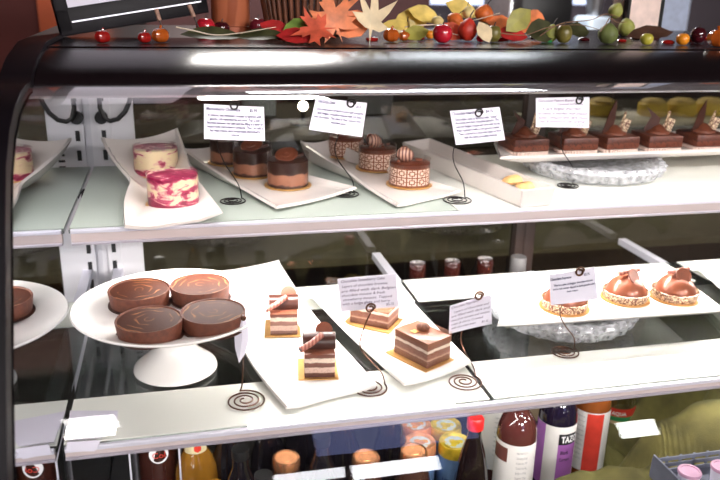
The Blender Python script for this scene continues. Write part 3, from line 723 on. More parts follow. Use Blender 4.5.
def holder(label, coil, S, stem, swirl, dz, rc, mat='wire', turns=3, swr=.0085, thick=.0012, group='wire card holders'):
    """coil px on the shelf; stem pixels from the coil up (depth eased to dz); swirl px at depth dz"""
    c = atz(*coil, S); root = thing('card_holder', label, 'card holder', (c.x, c.y, S + .0002), 0, group)
    n = 26 * turns; b = MB()
    end = atz(*stem[0], S) - c; a_end = math.atan2(end.y, end.x)
    pts = []
    for k in range(n + 1):
        t = k / n; a = a_end - 2 * PI * turns * (1 - t); r = rc * (.16 + .84 * t)
        pts.append((r * math.cos(a), r * math.sin(a), thick + .0004 + .0015 * (1 - t)))
    b.tube(pts, thick, 7); b.build('coil_base', M[mat], root)
    last = Vector(pts[-1])
    ys = [c.y + last.y + (dz - c.y - last.y) * smooth(min(1, i / max(1, len(stem) * .45))) for i in range(len(stem))]
    ctrl = [last] + [aty(x, y, yy) - Vector((c.x, c.y, S)) for (x, y), yy in zip(stem[1:], ys[1:])]
    sw = aty(*swirl, dz) - Vector((c.x, c.y, S))
    cr = []
    for i in range(len(ctrl) - 1):
        p0, p1, p2, p3 = ctrl[max(0, i - 1)], ctrl[i], ctrl[i + 1], ctrl[min(len(ctrl) - 1, i + 2)]
        for k in range(8):
            t = k / 8; cr.append(.5 * ((2 * p1) + (p2 - p0) * t + (2 * p0 - 5 * p1 + 4 * p2 - p3) * t * t + (-p0 + 3 * p1 - 3 * p2 + p3) * t ** 3))
    cr.append(ctrl[-1])
    b = MB(); b.tube(cr, thick * .85, 7); b.build('stem', M[mat], root)
    pts = []
    for k in range(40):
        t = k / 39; a = R(-70) + t * R(560); r = swr * (1 - .62 * t)
        pts.append(sw + Vector((r * math.cos(a), -.0085 * smooth(t * 5) - .0012 * t, r * math.sin(a))))
    b = MB(); b.tube([ctrl[-1]] + pts, thick * 1.35, 7); b.build('clip', M[mat], root)
    return root
# upper shelf
cyu = 1.165
holder('black spiral wire holder of the marionberry card', (232, 202), S1, [(246, 198), (238, 184), (224, 162), (217, 140), (224, 120), (233, 108)], (234, 105), 1.20, .0225, turns=3, thick=.00105)
card('printed price card headed Marionberry Chocolate, above the dark mousse cakes', [(204, 104), (264, 107), (265, 141), (204, 139)], 1.195,
     [('Marionberry Chocolate', .04, .60, .16, .13), ('$5.95', .75, .88, .16, .12), ('In season, the Athenian mousse is layered with', .06, .95, .33, .11), ('ganache, rich marionberries and more. Then a layer', .09, .93, .44, .11), ('flourless between the cake and the filling is a layer of', .05, .97, .55, .11), ('house-made marionberry compote. Then, we add a', .05, .97, .66, .11), ('bar with creamy dark house-made marionberry', .10, .92, .77, .11), ('compote.', .43, .58, .88, .11)])
holder('black spiral wire holder of the tilted card', (345, 195), S1, [(361, 190), (352, 180), (338, 160), (335, 148), (338, 136), (346, 110)], (350, 103), 1.20, .024, turns=3, thick=.00105)
card('printed price card tilted downhill, headed The Little Devil', [(316, 97.5), (367, 103), (362, 137), (309, 129.5)], 1.195,
     [('The Little Devil', .05, .38, .14, .13), ('$5.25', .80, .90, .17, .10), ('One small touch of devil is a rich and wonderful', .05, .96, .36, .11), ('dark Belgian chocolate mousse with rich flour-', .08, .95, .48, .11), ('less chocolate. The cake is then topped with a', .04, .97, .60, .11), ('chocolate glaze.', .36, .66, .72, .11)])
holder('black spiral wire holder standing against the oblong dish', (456, 201), S1, [(471, 196), (463, 182), (454, 163), (454, 148), (462, 130), (475, 115)], (477, 112.5), 1.21, .0265, turns=3, thick=.00105)
card('printed price card headed Chocolate Insanity, beside the oblong dish', [(450, 111), (499.5, 107), (505, 140), (456, 145)], 1.205,
     [('Chocolate Insanity', .03, .49, .13, .13), ('$4.75', .70, .85, .13, .12), ('Chocolate cake is layered with "nutty"', .06, .92, .30, .11), ('chocolate and dark chocolate ganache. We', .06, .94, .40, .11), ('coat with Belgian mousse and serve with the day', .05, .96, .51, .11), ('fresh raspberry with a soft ganache center.', .06, .94, .62, .11), ('Then covered in a chocolate glaze to finish', .08, .96, .73, .11), ('with the extra chocolate shavings.', .18, .86, .84, .11)])
holder('black spiral wire holder below the brownies', (567, 186.5), S1, [(580, 182), (574, 170), (563, 152), (561, 142), (564, 126), (575, 103)], (577, 100), 1.225, .021, turns=3, thick=.00105)
card('handwritten price card headed Chocolate Peanut Butter Caramel brownies', [(536, 98), (589.5, 97), (589, 128), (536, 127)], 1.22,
     [('Chocolate Peanut Butter', .04, .72, .14, .12), ('Caramel brownies', .40, .88, .26, .11), ('A dark Belgian chocolate', .11, .84, .41, .12), ('brownie is swirled with peanut', .04, .97, .57, .12), ('butter, whipped with dark choco', .04, .97, .71, .12), ('chips & covered in salt caramel', .04, .92, .84, .12), ('$5.25', .77, .91, .95, .10)], True)
# lower shelf
holder('dark spiral wire holder with the curled card by the cake stand', (245, 402), S2, [(242, 396), (242, 385), (243, 365), (243, 340), (243, 322)], (243, 316), .96, .029, 'copperwire', swr=.003)
holder('dark spiral wire holder before the strawberry cake card', (369, 389), S2, [(390, 384), (381, 372), (366, 356), (360, 344), (365, 325), (372, 310)], (369, 306), 1.01, .026, 'copperwire')
card('handwritten price card headed Chocolate Strawberry Cake, propped on the wrapped cakes', [(337.5, 279), (396, 274), (399, 307), (341, 312)], 1.03,
     [('Chocolate Strawberry Cake', .05, .80, .13, .12), ('Layers of chocolate brownie', .06, .84, .28, .11), ('are filled with dark Belgian', .04, .97, .42, .11), ('chocolate mousse & fresh', .04, .78, .55, .11), ('strawberry mousse. Topped', .05, .90, .68, .11), ('with a fudge glaze and berry', .04, .86, .81, .11), ('$5.75', .78, .92, .92, .10)], True)
holder('dark spiral wire holder before the tilted handwritten card', (464, 383), S2, [(478, 376), (473, 366), (464, 350), (461, 336), (468, 312), (475, 297)], (477, 294), 1.03, .0265, 'copperwire')
card('handwritten price card tilted uphill, headed Chocolate Napoleon', [(450, 306), (491, 294.5), (492, 324), (449, 334)], 1.025,
     [('Chocolate Napoleon', .04, .70, .13, .12), ('Layers of chocolate and', .10, .95, .30, .11), ('are filled with dark and', .04, .96, .44, .11), ('chocolate mousse and mousse', .04, .95, .58, .11), ('cream & cherry. Crowned', .04, .80, .72, .11), ('with chocolate bean', .05, .62, .86, .11), ('$5.25', .76, .92, .88, .10)], True)
holder('dark spiral wire holder below the dome cakes', (564, 353), S2, [(580, 347), (574, 338), (564, 324), (560, 312), (566, 295), (575, 273)], (577, 270), .968, .0235, 'copperwire')
card('printed price card headed Chocolate Supreme, hiding a dome cake', [(549, 275), (595, 267), (598, 299), (551, 305)], .962,
     [('Chocolate Supreme', .02, .46, .20, .11), ('$5.75', .74, .86, .20, .10), ('This is a cake of Belgian chocolate mousse', .08, .92, .40, .09), ('and a rich center dipped in dark ganache with', .06, .96, .52, .09), ('fresh cream.', .34, .58, .64, .09)])
def curled_card():
    pts = [(243, 314), (248, 326), (249, 340), (245, 354), (239, 363), (235, 348), (234.5, 336), (238, 324)]
    W = [aty(x, y, .955) for x, y in pts]; org = W[4].copy(); b = MB()
    c = sum(W, Vector()) / 8 + Vector((0, -.006, 0))
    vs = [p - org for p in W] + [c - org]
    vs2 = [v + Vector((0, .0006, 0)) for v in vs]
    fs = [(i, (i + 1) % 8, 8) for i in range(8)] + [(9 + (i + 1) % 8, 9 + i, 17) for i in range(8)] + [(i, 9 + i, 9 + (i + 1) % 8, (i + 1) % 8) for i in range(8)]
    b.add(vs + vs2, fs); tag(b.build('price_card', M['card'], None, org), 'small white card curled end-on like a petal beside the tarts', 'card')
curled_card()

# ------------------------------------------------------------------ bottles and jars on the deck
def on_label(root, R0, z0, z1, a0, a1, mat, name='paper_label'):
    b = MB(); n = 20
    vs = []; fs = []
    for k in range(n + 1):
        a = a0 + (a1 - a0) * k / n
        for z in (z0, z1): vs.append((R0 * math.sin(a), -R0 * math.cos(a), z))
    for k in range(n): fs.append((2 * k, 2 * k + 2, 2 * k + 3, 2 * k + 1))
    b.add(vs, fs); return b.build(name, mat, root, sharp=180)
def wrap_text(root, s, R0, xc, z, h, w_, mat, bold=.02, name='lettering'):
    b = MB(); vs, fs, bb = text_mesh(s, 0, bold); kx = w_ / (bb[1] - bb[0])
    b.add([(R0 * math.sin((xc - w_ / 2 + (v.x - bb[0]) * kx) / R0), -R0 * math.cos((xc - w_ / 2 + (v.x - bb[0]) * kx) / R0), z + v.y * h) for v in vs], fs)
    return b.build(name, mat, root, sharp=180)
def liquid(name, c): return P(name, c, .06, 0, .6, .6, var=.05)
def bottle(name, label, cat, px, py, zt, prof, mat, cap=None, capmat=None, group=None, rz=0, y=None, base=None):
    """px,py: pixel of the top at height zt above the deck; prof radius/height"""
    p = atz(px, py, DECK + zt) if y is None else aty(px, py, y)
    z0 = DECK - .0015
    root = thing(name, label, cat, (p.x, p.y, z0), rz, group)
    b = MB(); b.lathe(prof, 40); b.build('body', mat, root)
    if cap:
        b = MB(); b.lathe(cap, 40); b.build('cap', capmat, root)
    return root
JUICE = [(0, .001), (.030, .001), (.0345, .006), (.035, .02), (.035, .168), (.0346, .177), (.0330, .188), (.0290, .200), (.0225, .211), (.0170, .218), (.0155, .225), (.0155, .240), (0, .240)]
CAPJ = [(.0175, .228), (.018, .229), (.018, .247), (.016, .249), (0, .249)]
wl = P('white_label', (.80, .76, .74), .5, var=.03); pl = P('purple_label', (.36, .12, .42), .5); rl = P('red_label', (.70, .05, .03), .5); brl = P('brown_label', (.16, .05, .04), .5)
blk = P('black_label', (.012, .012, .014), .5); whi = P('white_ink', (.88, .88, .9), .5); gry = P('grey_ink', (.3, .3, .33), .6)
def juice(px, py, yy, mat, label, kind):
    t = bottle('juice_bottle', label, 'bottle', px, py, 0, JUICE, mat, CAPJ, M['black'], 'large juice bottles', 0, yy)
    vx = math.atan2(-t.location.x, t.location.y); t.rotation_euler = (0, 0, vx)
    R0 = .0353
    l = on_label(t, R0, .040, .166, -1.45, 1.45, wl)
    if kind == 'white':
        on_label(l, R0 + .0003, .130, .158, -1.3, -.35, brl, 'brand_block')
        b = [('NUTRITION', .150), ('Serving Size', .140), ('Calories 90', .130), ('Total Fat 0g', .120), ('Sodium 10mg', .110), ('Sugars 22g', .100)]
        for s, z in b: wrap_text(l, s, R0 + .0004, .014, z, .006, .020, gry, .0)
        for k in range(9): on_label(l, R0 + .0004, .062, .078, .08 + k * .07, .08 + k * .07 + (.025 if k % 3 else .045), blk, 'barcode_bar')
    if kind == 'purple':
        on_label(l, R0 + .0003, .040, .166, -1.4, -.55, pl, 'purple_stripe'); on_label(l, R0 + .0003, .040, .146, .18, 1.3, pl, 'purple_stripe')
        on_label(l, R0 + .0006, .130, .152, .18, 1.25, blk, 'black_band')
        wrap_text(l, 'TAZO', R0 + .0009, .028, .1345, .0185, .034, whi, .03)
        wrap_text(l, 'Black', R0 + .0006, .020, .110, .010, .016, blk, .02); wrap_text(l, 'Currant', R0 + .0006, .021, .096, .009, .020, blk, .02)
    if kind == 'red':
        on_label(l, R0 + .0003, .040, .164, -.15, .75, rl, 'red_stripe')
        for k in range(10): wrap_text(l, 'sweetened tea', R0 + .0004, -.020, .154 - .010 * k, .005, .022, gry, .0)
    if kind == 'side':
        for k in range(9): wrap_text(l, 'ingredients water', R0 + .0004, .012, .152 - .010 * k, .006, .030, gry, .0)
    return t
juice(520, 402, 1.06, liquid('plum_tea', (.085, .022, .020)), 'brown juice bottle with a white nutrition label, in front of its neighbour', 'white')
juice(560, 400, 1.10, liquid('dark_grape', (.012, .008, .022)), 'near-black juice bottle with a purple and white label', 'purple')
juice(593, 398, 1.13, liquid('amber_tea', (.24, .065, .015)), 'amber tea bottle with a red stripe on its label', 'red')
juice(498, 408, 1.17, liquid('plum_tea_back', (.075, .022, .020)), 'brown juice bottle set behind, beside the red-capped cola', 'side')
# clear plastic bottle beside the cloth
def clear_bottle():
    t = bottle('water_bottle', 'clear bottle with a red and green label beside the green cloth', 'bottle', 619, 395, 0, JUICE, thin_glass('clear_plastic', (.95, .92, .92), .16, .08), None, None, None, 0, 1.22)
    t.rotation_euler = (0, 0, math.atan2(-t.location.x, t.location.y))
    on_label(t, .0356, .090, .108, -1.5, 1.5, rl); on_label(t, .0358, .080, .090, -1.5, 1.5, P('green_label', (.03, .30, .10), .5), 'green_stripe'); on_label(t, .0356, .02, .080, -1.5, 1.5, M['kraft'])
    wrap_text(t, 'AQUA', .0362, .006, .0935, .011, .030, whi, .03)
clear_bottle()
# red-capped cola
COLA = [(0, .001), (.026, .001), (.030, .008), (.030, .070), (.029, .085), (.026, .105), (.020, .130), (.013, .150), (.0115, .158), (.0115, .172), (0, .172)]
COLA = [(r, z * 1.19) for r, z in COLA]
bottle('cola_bottle', 'dark cola bottle with a bright red cap', 'bottle', 476, 416, .220, COLA, liquid('cola', (.008, .004, .005)), [(.014, .198), (.0145, .199), (.0145, .217), (.012, .220), (0, .220)], P('red_cap', (.75, .02, .02), .3))
# blue soda cans under foil lids
CAN = [(0, 0), (.025, .001), (.030, .008), (.030, .100), (.0285, .112), (.0275, .118), (0, .118)]
FOIL = [(.0300, .099), (.0305, .104), (.0300, .110), (.0295, .1185), (.0285, .1215), (.0225, .1195), (.022, .1186), (0, .1186)]
def m_fruit(c):
    t = NT('fruit_disc'); t.base(t.ramp(t.noise(90, 2), [(.47, (.62, .66, .72)), (.55, c)]), .35, .3); return t.m
def can(px, py, zt, label, foil, fruit, txt=True, lift=0):
    t = bottle('soda_can', label, 'can', px, py, zt, CAN, P('blue_can', (.22, .38, .68), .28, .3, var=.25, scale=25), FOIL, foil, 'foil-topped soda cans')
    t.rotation_euler = (0, 0, math.atan2(-t.location.x, t.location.y))
    b = MB(); b.lathe([(0, .1197), (.019, .1197), (.019, .1192)], 28); b.build('fruit_print', fruit, t)
    b = MB(); b.lathe([(0, .1202), (.007, .1202), (.007, .1196)], 24, 0, Matrix.Translation((0, -.002, 0)) @ Matrix.Diagonal((1.3, 1, 1, 1))); b.build('fruit_print', foil, t)
    if txt:
        wrap_text(t, 'S.PELLEGRINO', .0306, .004, .052, .0085, .048, P('navy_ink', (.02, .04, .20), .5), .03)
        st = [((.0055 if k % 2 == 0 else .0024) * math.sin(PI * k / 5), (.0055 if k % 2 == 0 else .0024) * math.cos(PI * k / 5)) for k in range(10)]
        b = MB(); b.add([(.0308 * math.sin((x + .012) / .0308), -.0308 * math.cos((x + .012) / .0308), z + .068) for x, z in st] + [(.0309 * math.sin(.012 / .0308), -.0309 * math.cos(.012 / .0308), .068)], [(i, (i + 1) % 10, 10) for i in range(10)]); b.build('red_star', rl, t, sharp=180)
    if lift:
        t.location.z += lift
    return t
yf_ = P('yellow_foil', (.80, .55, .04), .35, .35, var=.25, scale=60, bump=.4); of_ = P('orange_foil', (.80, .33, .16), .35, .35, var=.25, scale=60, bump=.4)
can(455, 441, .12, 'blue soda can with a yellow foil lid, in front', yf_, m_fruit((.85, .62, .05)))
can(420, 441, .12, 'blue soda can with an orange foil lid behind the copper-capped bottle', of_, m_fruit((.85, .35, .08)), False)
can(446, 424, .12, 'yellow foil-lidded soda can standing behind the front one', yf_, m_fruit((.85, .62, .05)), False)
can(416, 423, .12, 'orange foil-lidded soda can furthest back', of_, m_fruit((.85, .35, .08)), False)
# copper capped coffee bottles
COFF = [(0, .001), (.028, .001), (.031, .006), (.031, .095), (.027, .118), (.0215, .134), (.0205, .142), (0, .142)]
CAPC = [(.0228, .138), (.0238, .140), (.0238, .152), (.0225, .1555), (.020, .1560), (.0185, .1545), (.0135, .1545), (.0125, .1555), (.008, .1555), (.007, .1545), (0, .1545)]
cof = liquid('coffee_milk', (.05, .022, .016))
for px, py, lab in ((286, 456, 'copper-capped coffee bottle nearest the dark cola bottles'), (366, 455, 'copper-capped coffee bottle in the middle of the three copper caps'), (414, 449, 'copper-capped coffee bottle in front of an orange foil can')):
    bottle('coffee_bottle', lab, 'bottle', px, py, .156, COFF, cof, CAPC, M['copper'], 'copper-capped coffee bottles')
# dark bottles in the shade of the lower shelf
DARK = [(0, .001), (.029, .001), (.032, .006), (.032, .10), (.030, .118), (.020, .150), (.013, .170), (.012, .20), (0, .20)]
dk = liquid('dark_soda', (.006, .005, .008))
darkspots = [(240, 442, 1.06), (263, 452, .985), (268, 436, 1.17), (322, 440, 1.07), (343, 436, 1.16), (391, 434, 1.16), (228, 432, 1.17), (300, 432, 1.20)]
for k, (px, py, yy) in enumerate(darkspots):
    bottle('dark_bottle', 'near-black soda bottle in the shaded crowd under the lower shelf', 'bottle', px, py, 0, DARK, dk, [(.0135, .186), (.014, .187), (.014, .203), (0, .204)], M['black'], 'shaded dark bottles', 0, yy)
ob = liquid('orange_juice', (.30, .13, .015))
def orange_bottle(px, py, yy, lab, tagged):
    t = bottle('orange_juice_bottle', lab, 'bottle', px, py, 0, [(0, .001), (.033, .001), (.037, .007), (.037, .10), (.034, .118), (.024, .142), (.015, .160), (.014, .185), (0, .185)], ob, None, None, 'orange juice bottles', 0, yy)
    t.rotation_euler = (0, 0, math.atan2(-t.location.x, t.location.y))
    if tagged:
        on_label(t, .0205, .150, .178, -1.1, 1.1, P('cream_label', (.80, .68, .40), .5), 'neck_label')
        fl = [(0, -.010), (.006, -.006), (.0065, .001), (.003, .005), (.0028, .0105), (-.0015, .006), (-.0055, .001), (-.006, -.006)]
        b = MB(); b.add([(x + .003, -.0212, z + .163) for x, z in fl], [tuple(range(8))]); b.build('flame_mark', rl, t)
orange_bottle(195, 437, 1.157, 'orange juice bottle with a red flame on its cream neck label', True)
orange_bottle(213, 452, 1.00, 'orange juice bottle without a neck label, in front of the flame-marked one', False)
def red_bottle():
    t = bottle('cola_bottle', 'brown bottle with a round white and red label, in the clear rack', 'bottle', 158, 445, 0, JUICE, liquid('brown_soda', (.05, .014, .010)), None, None, None, 0, 1.20)
    t.rotation_euler = (0, 0, math.atan2(-t.location.x, t.location.y))
    b = MB(); n = 24; b.add([(.0358 * math.sin(.017 * math.sin(2 * PI * k / n) / .0358), -.0358 * math.cos(.017 * math.sin(2 * PI * k / n) / .0358), .138 + .017 * math.cos(2 * PI * k / n)) for k in range(n)], [tuple(range(n))]); b.build('round_label', whi, t, sharp=180)
    wrap_text(t, 'Col', .0364, 0, .132, .016, .022, rl, 0)
red_bottle()
def clear_rack():
    p = aty(157, 455, 1.2); root = thing('clear_rack', 'clear plastic rack around the brown bottle with the round label', 'rack', (p.x, 1.19, DECK - .0015))
    for dx in (-.040, .040):
        b = MB(); b.box((dx, 0, .085), (.003, .12, .17)); b.build('side_panel', M['crystal' if False else 'film'], root)
        b = MB(); b.tube([(dx, -.06, 0), (dx, -.06, .17), (dx, .06, .17), (dx, .06, 0)], .0018, 6); b.build('edge_strip', M['rail_edge'], root)
clear_rack()
# tall bottles standing behind the lower shelf, only their necks in view
TALL = [(0, .001), (.034, .001), (.036, .006), (.036, .20), (.030, .245), (.016, .285), (.0145, .30), (.0145, .335), (0, .335)]
for k, (px, py) in enumerate(((418, 256), (453, 254), (486, 252), (519, 255))):
    pale = k == 3
    bottle('tall_bottle', ['dark tall bottle behind the lower shelf, furthest from the mullion', 'dark tall bottle behind the lower shelf, second along', 'dark tall bottle behind the lower shelf, next to the pale-capped one', 'pale-capped tall bottle behind the lower shelf, nearest the mullion'][k], 'bottle', px, py, 0, TALL, liquid('wine_glass', (.03, .008, .008)) if not pale else liquid('pale_glass', (.25, .22, .22)),
           [(.017, .315), (.0175, .316), (.0175, .350), (.016, .352), (0, .352)], liquid('dark_red_cap', (.04, .008, .006)) if not pale else P('dull_grey_cap', (.16, .15, .15), .5), 'tall bottles behind the lower shelf', 0, 1.45)

# olive velvet drape over the deck
def drape():
    x0, x1, y0, y1 = .13, 1.36, .70, 1.30
    CR = [(0, .012), (.12, .02), (.28, .075), (.40, .105), (.452, .112), (.596, .132), (.684, .158), (.731, .205), (.825, .26), (.90, .295), (1.4, .30)]
    def crest(x):
        x = max(x, .001)
        for (a, h), (c, g) in zip(CR, CR[1:]):
            if a <= x <= c: return h + (g - h) * smooth((x - a) / (c - a))
        return CR[-1][1]
    def Pd(u, v):
        x = x0 + (x1 - x0) * u
        yb = 1.005 + (y1 - 1.005) * smooth((x - .75) / .06)
        y = y0 + (yb - y0) * v
        c = crest(x + .04 * math.sin(y * 11)); fl = .012 + min(.128 + .078 * smooth((x - .70) / .08), c * .80) * smooth((x - .15) / .5)
        up = smooth((y - .875) / .085)
        h = fl + (c - fl) * up
        if x < .98: h *= 1 - (.62 + .2 * smooth((x - .66) / .1) + .10 * math.sin(y * 30) * smooth((y - 1.0) / .05)) * smooth((y - .972) / (.03 + .06 * smooth((x - .66) / .1))) * (1 - smooth((x - .88) / .10))
        k = smooth((x - .15) / .25)
        f = abs(math.sin((x * 1.0 + (y - .9) * 1.5) * 15 + .6 * math.sin(x * 9)))
        h += k * (.050 * (f ** .5) - .040) * (.35 + .65 * up) * (.55 + .7 * smooth((x - .6) / .2)) + .006 * math.sin(x * 41 + y * 60) * k + .002 * math.sin(x * 130 - y * 70)
        return (x, y, DECK + max(.0005, h))
    b = MB(); b.sheet(Pd, 190, 70, None)
    o = b.build('velvet_drape', M['velvet'], None, sharp=180)
    c = Vector((.7, .9, DECK)); o.data.transform(Matrix.Translation(-c)); o.location = c
    md = o.modifiers.new('thickness', 'SOLIDIFY'); md.thickness = .002; md.offset = 1
    tag(o, 'olive green velvet cloth heaped in folds along the bottom of the case', 'cloth')
drape()
b = MB(); b.sheet(lambda u, v: (.70 + .52 * u, 1.33 + .02 * math.sin(u * 6), DECK + .02 + .25 * v), 10, 2, .002)
o = b.build('tan_board', M['kraft'], None); c = Vector((.95, 1.33, DECK)); o.data.transform(Matrix.Translation(-c)); o.location = c + Vector((0, 0, -.02)); tag(o, 'tan kraft board standing behind the bottles and the green cloth', 'board')
# basket with pink cups
def basket():
    p = aty(690, 470, .80); z = p.z - .040
    root = thing('wire_basket', 'grey basket of pink-lidded cups on the green cloth', 'basket', (p.x + .055, .80, z))
    gw = P('grey_wicker', (.13, .14, .19), .6)
    for nm, yy, hh in (('front_side', -.045, .030), ('back_side', .045, .036)):
        b = MB()
        for k in range(int(hh / .0105)): b.box((0, yy, .008 + k * .0105), (.17, .0025, .0055))
        for k in range(8): b.box((-.082 + k * .0234, yy + .002, hh / 2 - .002), (.004, .002, hh - .004))
        b.build(nm, gw, root)
    b = MB(); b.box((0, 0, .003), (.17, .09, .004)); b.build('basket_base', gw, root)
    for sx in (-1, 1):
        b = MB(); b.box((sx * .084, 0, .022), (.003, .09, .036)); b.build('end_side', gw, root)
    for k, (px, lab) in enumerate(((690, 'pink-lidded cup in the basket, closer to the bottles'), (722, 'pink-lidded cup in the basket, cut by the picture edge'))):
        q = aty(px, 470, .80)
        t = thing('lidded_cup', lab, 'cup', (q.x, .80, z + .0055), 0, 'pink-lidded cups')
        b = MB(); b.lathe([(0, 0), (.013, 0), (.0155, .03), (0, .03)], 28); b.build('cup_body', M['card'], t)
        b = MB(); b.lathe([(.0165, .029), (.017, .031), (.016, .034), (.013, .034), (.0125, .0325), (0, .0325)], 28); b.build('lid', P('pink_lid', (.62, .34, .50), .4), t)
basket()
# white slip added at the lower shelf edge in place of a glass reflection
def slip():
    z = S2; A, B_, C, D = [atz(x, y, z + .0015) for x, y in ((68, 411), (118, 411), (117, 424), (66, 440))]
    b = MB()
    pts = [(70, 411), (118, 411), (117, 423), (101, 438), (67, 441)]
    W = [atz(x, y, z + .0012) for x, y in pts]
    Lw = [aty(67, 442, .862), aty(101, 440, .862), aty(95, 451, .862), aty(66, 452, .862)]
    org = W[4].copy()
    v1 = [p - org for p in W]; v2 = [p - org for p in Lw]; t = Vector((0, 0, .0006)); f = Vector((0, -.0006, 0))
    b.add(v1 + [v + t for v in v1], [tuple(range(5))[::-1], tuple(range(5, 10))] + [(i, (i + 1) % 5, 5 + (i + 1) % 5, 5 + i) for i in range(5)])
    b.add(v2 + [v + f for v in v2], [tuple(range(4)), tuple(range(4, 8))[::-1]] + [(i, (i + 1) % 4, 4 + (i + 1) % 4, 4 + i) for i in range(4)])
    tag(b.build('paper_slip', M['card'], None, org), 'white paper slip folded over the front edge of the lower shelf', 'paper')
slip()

# ------------------------------------------------------------------ on top of the case
TZ = TOP + .0006
gp_red = P('red_glass', (.32, .012, .010), .05, 0, .9, .8); gp_amb = P('amber_glass', (.45, .09, .012), .05, 0, .9, .8)
def ground(px, py, y=None): return atz(px, py, TZ)
def pumpkin(px, py, wpx, mat, lab):
    p = ground(px, py); r = psize(p, wpx) / 2; root = thing('glass_pumpkin', lab, 'glass pumpkin', (p.x, p.y, TZ), random.uniform(0, 3), 'glass pumpkins')
    b = MB(); b.lathe([(0, r * .10)] + [(r * math.sin(t) ** .8, r * .78 * (1 - math.cos(t)) if True else 0) for t in [PI * k / 14 for k in range(1, 14)]] + [(0, r * 1.42)], 48, 0, None, lambda a, z: 1 - .09 * abs(math.sin(4 * a))); b.build('body', mat, root)
    b = MB(); b.tube([(0, 0, r * 1.4), (r * .06, 0, r * 1.62), (r * .2, 0, r * 1.8)], r * .13, 8); b.build('stalk', mat, root)
for a in ((103, 43, 16, gp_red, 'small red glass pumpkin alone under the corner of the black sign'), (145, 43, 14, gp_red, 'small red glass pumpkin touching a larger amber one'), (161, 42.5, 18, gp_amb, 'amber glass pumpkin below the black sign, larger than the red ones'), (391, 42, 17, gp_amb, 'amber glass pumpkin beside the cream star-shaped leaf'), (404, 41, 12, gp_amb, 'small amber glass pumpkin between its larger twin and the red apple'), (717, 47, 22, gp_amb, 'amber glass pumpkin at the picture edge beyond the dark apple')): pumpkin(*a)
gem_mats = {'r': gp_red, 'g': P('green_glass', (.05, .35, .10), .05, 0, .9, .8), 'd': P('dark_red_glass', (.10, .008, .012), .05, 0, .9, .8), 'o': gp_amb}
def gem(px, py, wpx, m, lab):
    p = ground(px, py); r = psize(p, wpx) / 2; b = MB(); b.lathe([(0, 0), (r * .8, 0), (r, r * .25), (r * .85, r * .5), (r * .4, r * .68), (0, r * .72)], 28, 0, Matrix.Diagonal((1.15, .9, 1, 1)))
    tag(b.build('glass_gem', gem_mats[m], None, (p.x, p.y, TZ)), lab, 'glass gem', 'flat glass gems')
for a in ((372, 41, 12, 'r', 'red glass gem under the cream star-shaped leaf'), (503, 41, 11, 'r', 'red glass gem under the olive bud beside the red lantern pods'), (535, 39, 10, 'd', 'dark red glass gem just behind the green gem'), (547, 42, 12, 'g', 'bright green glass gem'), (584, 41, 11, 'd', 'dark red glass gem between the olive bud and the green lantern pod'), (622, 42, 9, 'r', 'red glass gem at the foot of the front green lantern pod'), (636, 40, 10, 'd', 'dark red glass gem beside the yellow-green fruit'), (668, 44, 12, 'r', 'red glass gem in front of the small orange fruit'), (690, 42, 9, 'r', 'red glass gem under the dark apple'), (707, 40, 9, 'r', 'red glass gem behind the last amber pumpkin'), (655, 39, 8, 'd', 'dark red glass gem behind the yellow-green fruit')): gem(*a)
def fruit(name, lab, cat, px, py, wpx, mat, ky=1.0, stalk=None, tilt=0, group=None):
    p = ground(px, py); r = psize(p, wpx) / 2
    root = thing(name, lab, cat, (p.x, p.y, TZ), 0, group)
    b = MB(); pr = [(0, r * .10), (r * .25, 0), (r * .6, r * .12), (r * .9, r * .5), (r, r * .95), (r * .95, r * 1.35), (r * .7, r * 1.75), (r * .35, r * 1.9), (r * .12, r * 1.82), (0, r * 1.72)]
    b.lathe([(x, z * ky) for x, z in pr], 36); b.build('fruit_body', mat, root)
    b = MB(); b.tube([(0, 0, r * 1.70 * ky), (r * .05, 0, r * 2.05 * ky), (r * .18, 0, r * 2.3 * ky)], r * .07, 7); b.build('stalk', M['darkwood'], root)
apple_red = P('red_apple', (.50, .015, .03), .12, 0, .5, .5, var=.3, scale=30); apple_dk = P('dark_apple', (.055, .006, .010), .1, 0, .5, .6, var=.3)
fr_y = P('yellow_fruit', (.75, .50, .05), .3, var=.2); fr_o = P('orange_fruit', (.85, .28, .02), .3, var=.2); fr_yg = P('yellow_green_fruit', (.45, .40, .05), .3, var=.5, scale=25); olive = P('olive_bud', (.16, .13, .03), .35, var=.45, scale=25)
fruit('apple', 'bright red apple ornament in front of the red lantern pods', 'fruit', 442, 43, 20, apple_red, .95)
fruit('apple', 'red apple ornament before the reddish candle holder', 'fruit', 206, 35, 19, apple_red, .9)
fruit('plum', 'near-black plum ornament before the reddish candle holder', 'fruit', 222, 35, 16, apple_dk, .85)
fruit('berry', 'yellow berry ornament beside the near-black plum', 'fruit', 236, 33, 10, fr_y, .9)
fruit('berry', 'yellow berry ornament next to the dark red plum', 'fruit', 246, 32.5, 10, fr_y, .9)
fruit('plum', 'dark red plum ornament between candle holder and basket', 'fruit', 258, 35, 18, P('dark_plum', (.13, .012, .02), .15, coat=.4), .95)
fruit('apple', 'dark maroon apple ornament near the picture edge', 'fruit', 697, 43, 15, apple_dk, 1.05)
fruit('orange', 'small orange fruit ornament beside the dark maroon apple', 'fruit', 682, 45, 13, fr_o, .9)
fruit('berry', 'yellow-green fruit ornament with a dark underside', 'fruit', 646, 45, 13, fr_yg, .9)
fruit('bud', 'brown-green bud ornament between the red pods and the olive leaf', 'bud', 493, 42, 15, olive, 1.1)
fruit('bud', 'large olive green bud ornament beside the green gem', 'bud', 563, 43, 16, olive, 1.15)
fruit('berry', 'orange berry ornament peeping out behind the red apple', 'fruit', 430, 39, 10, fr_o, .9)
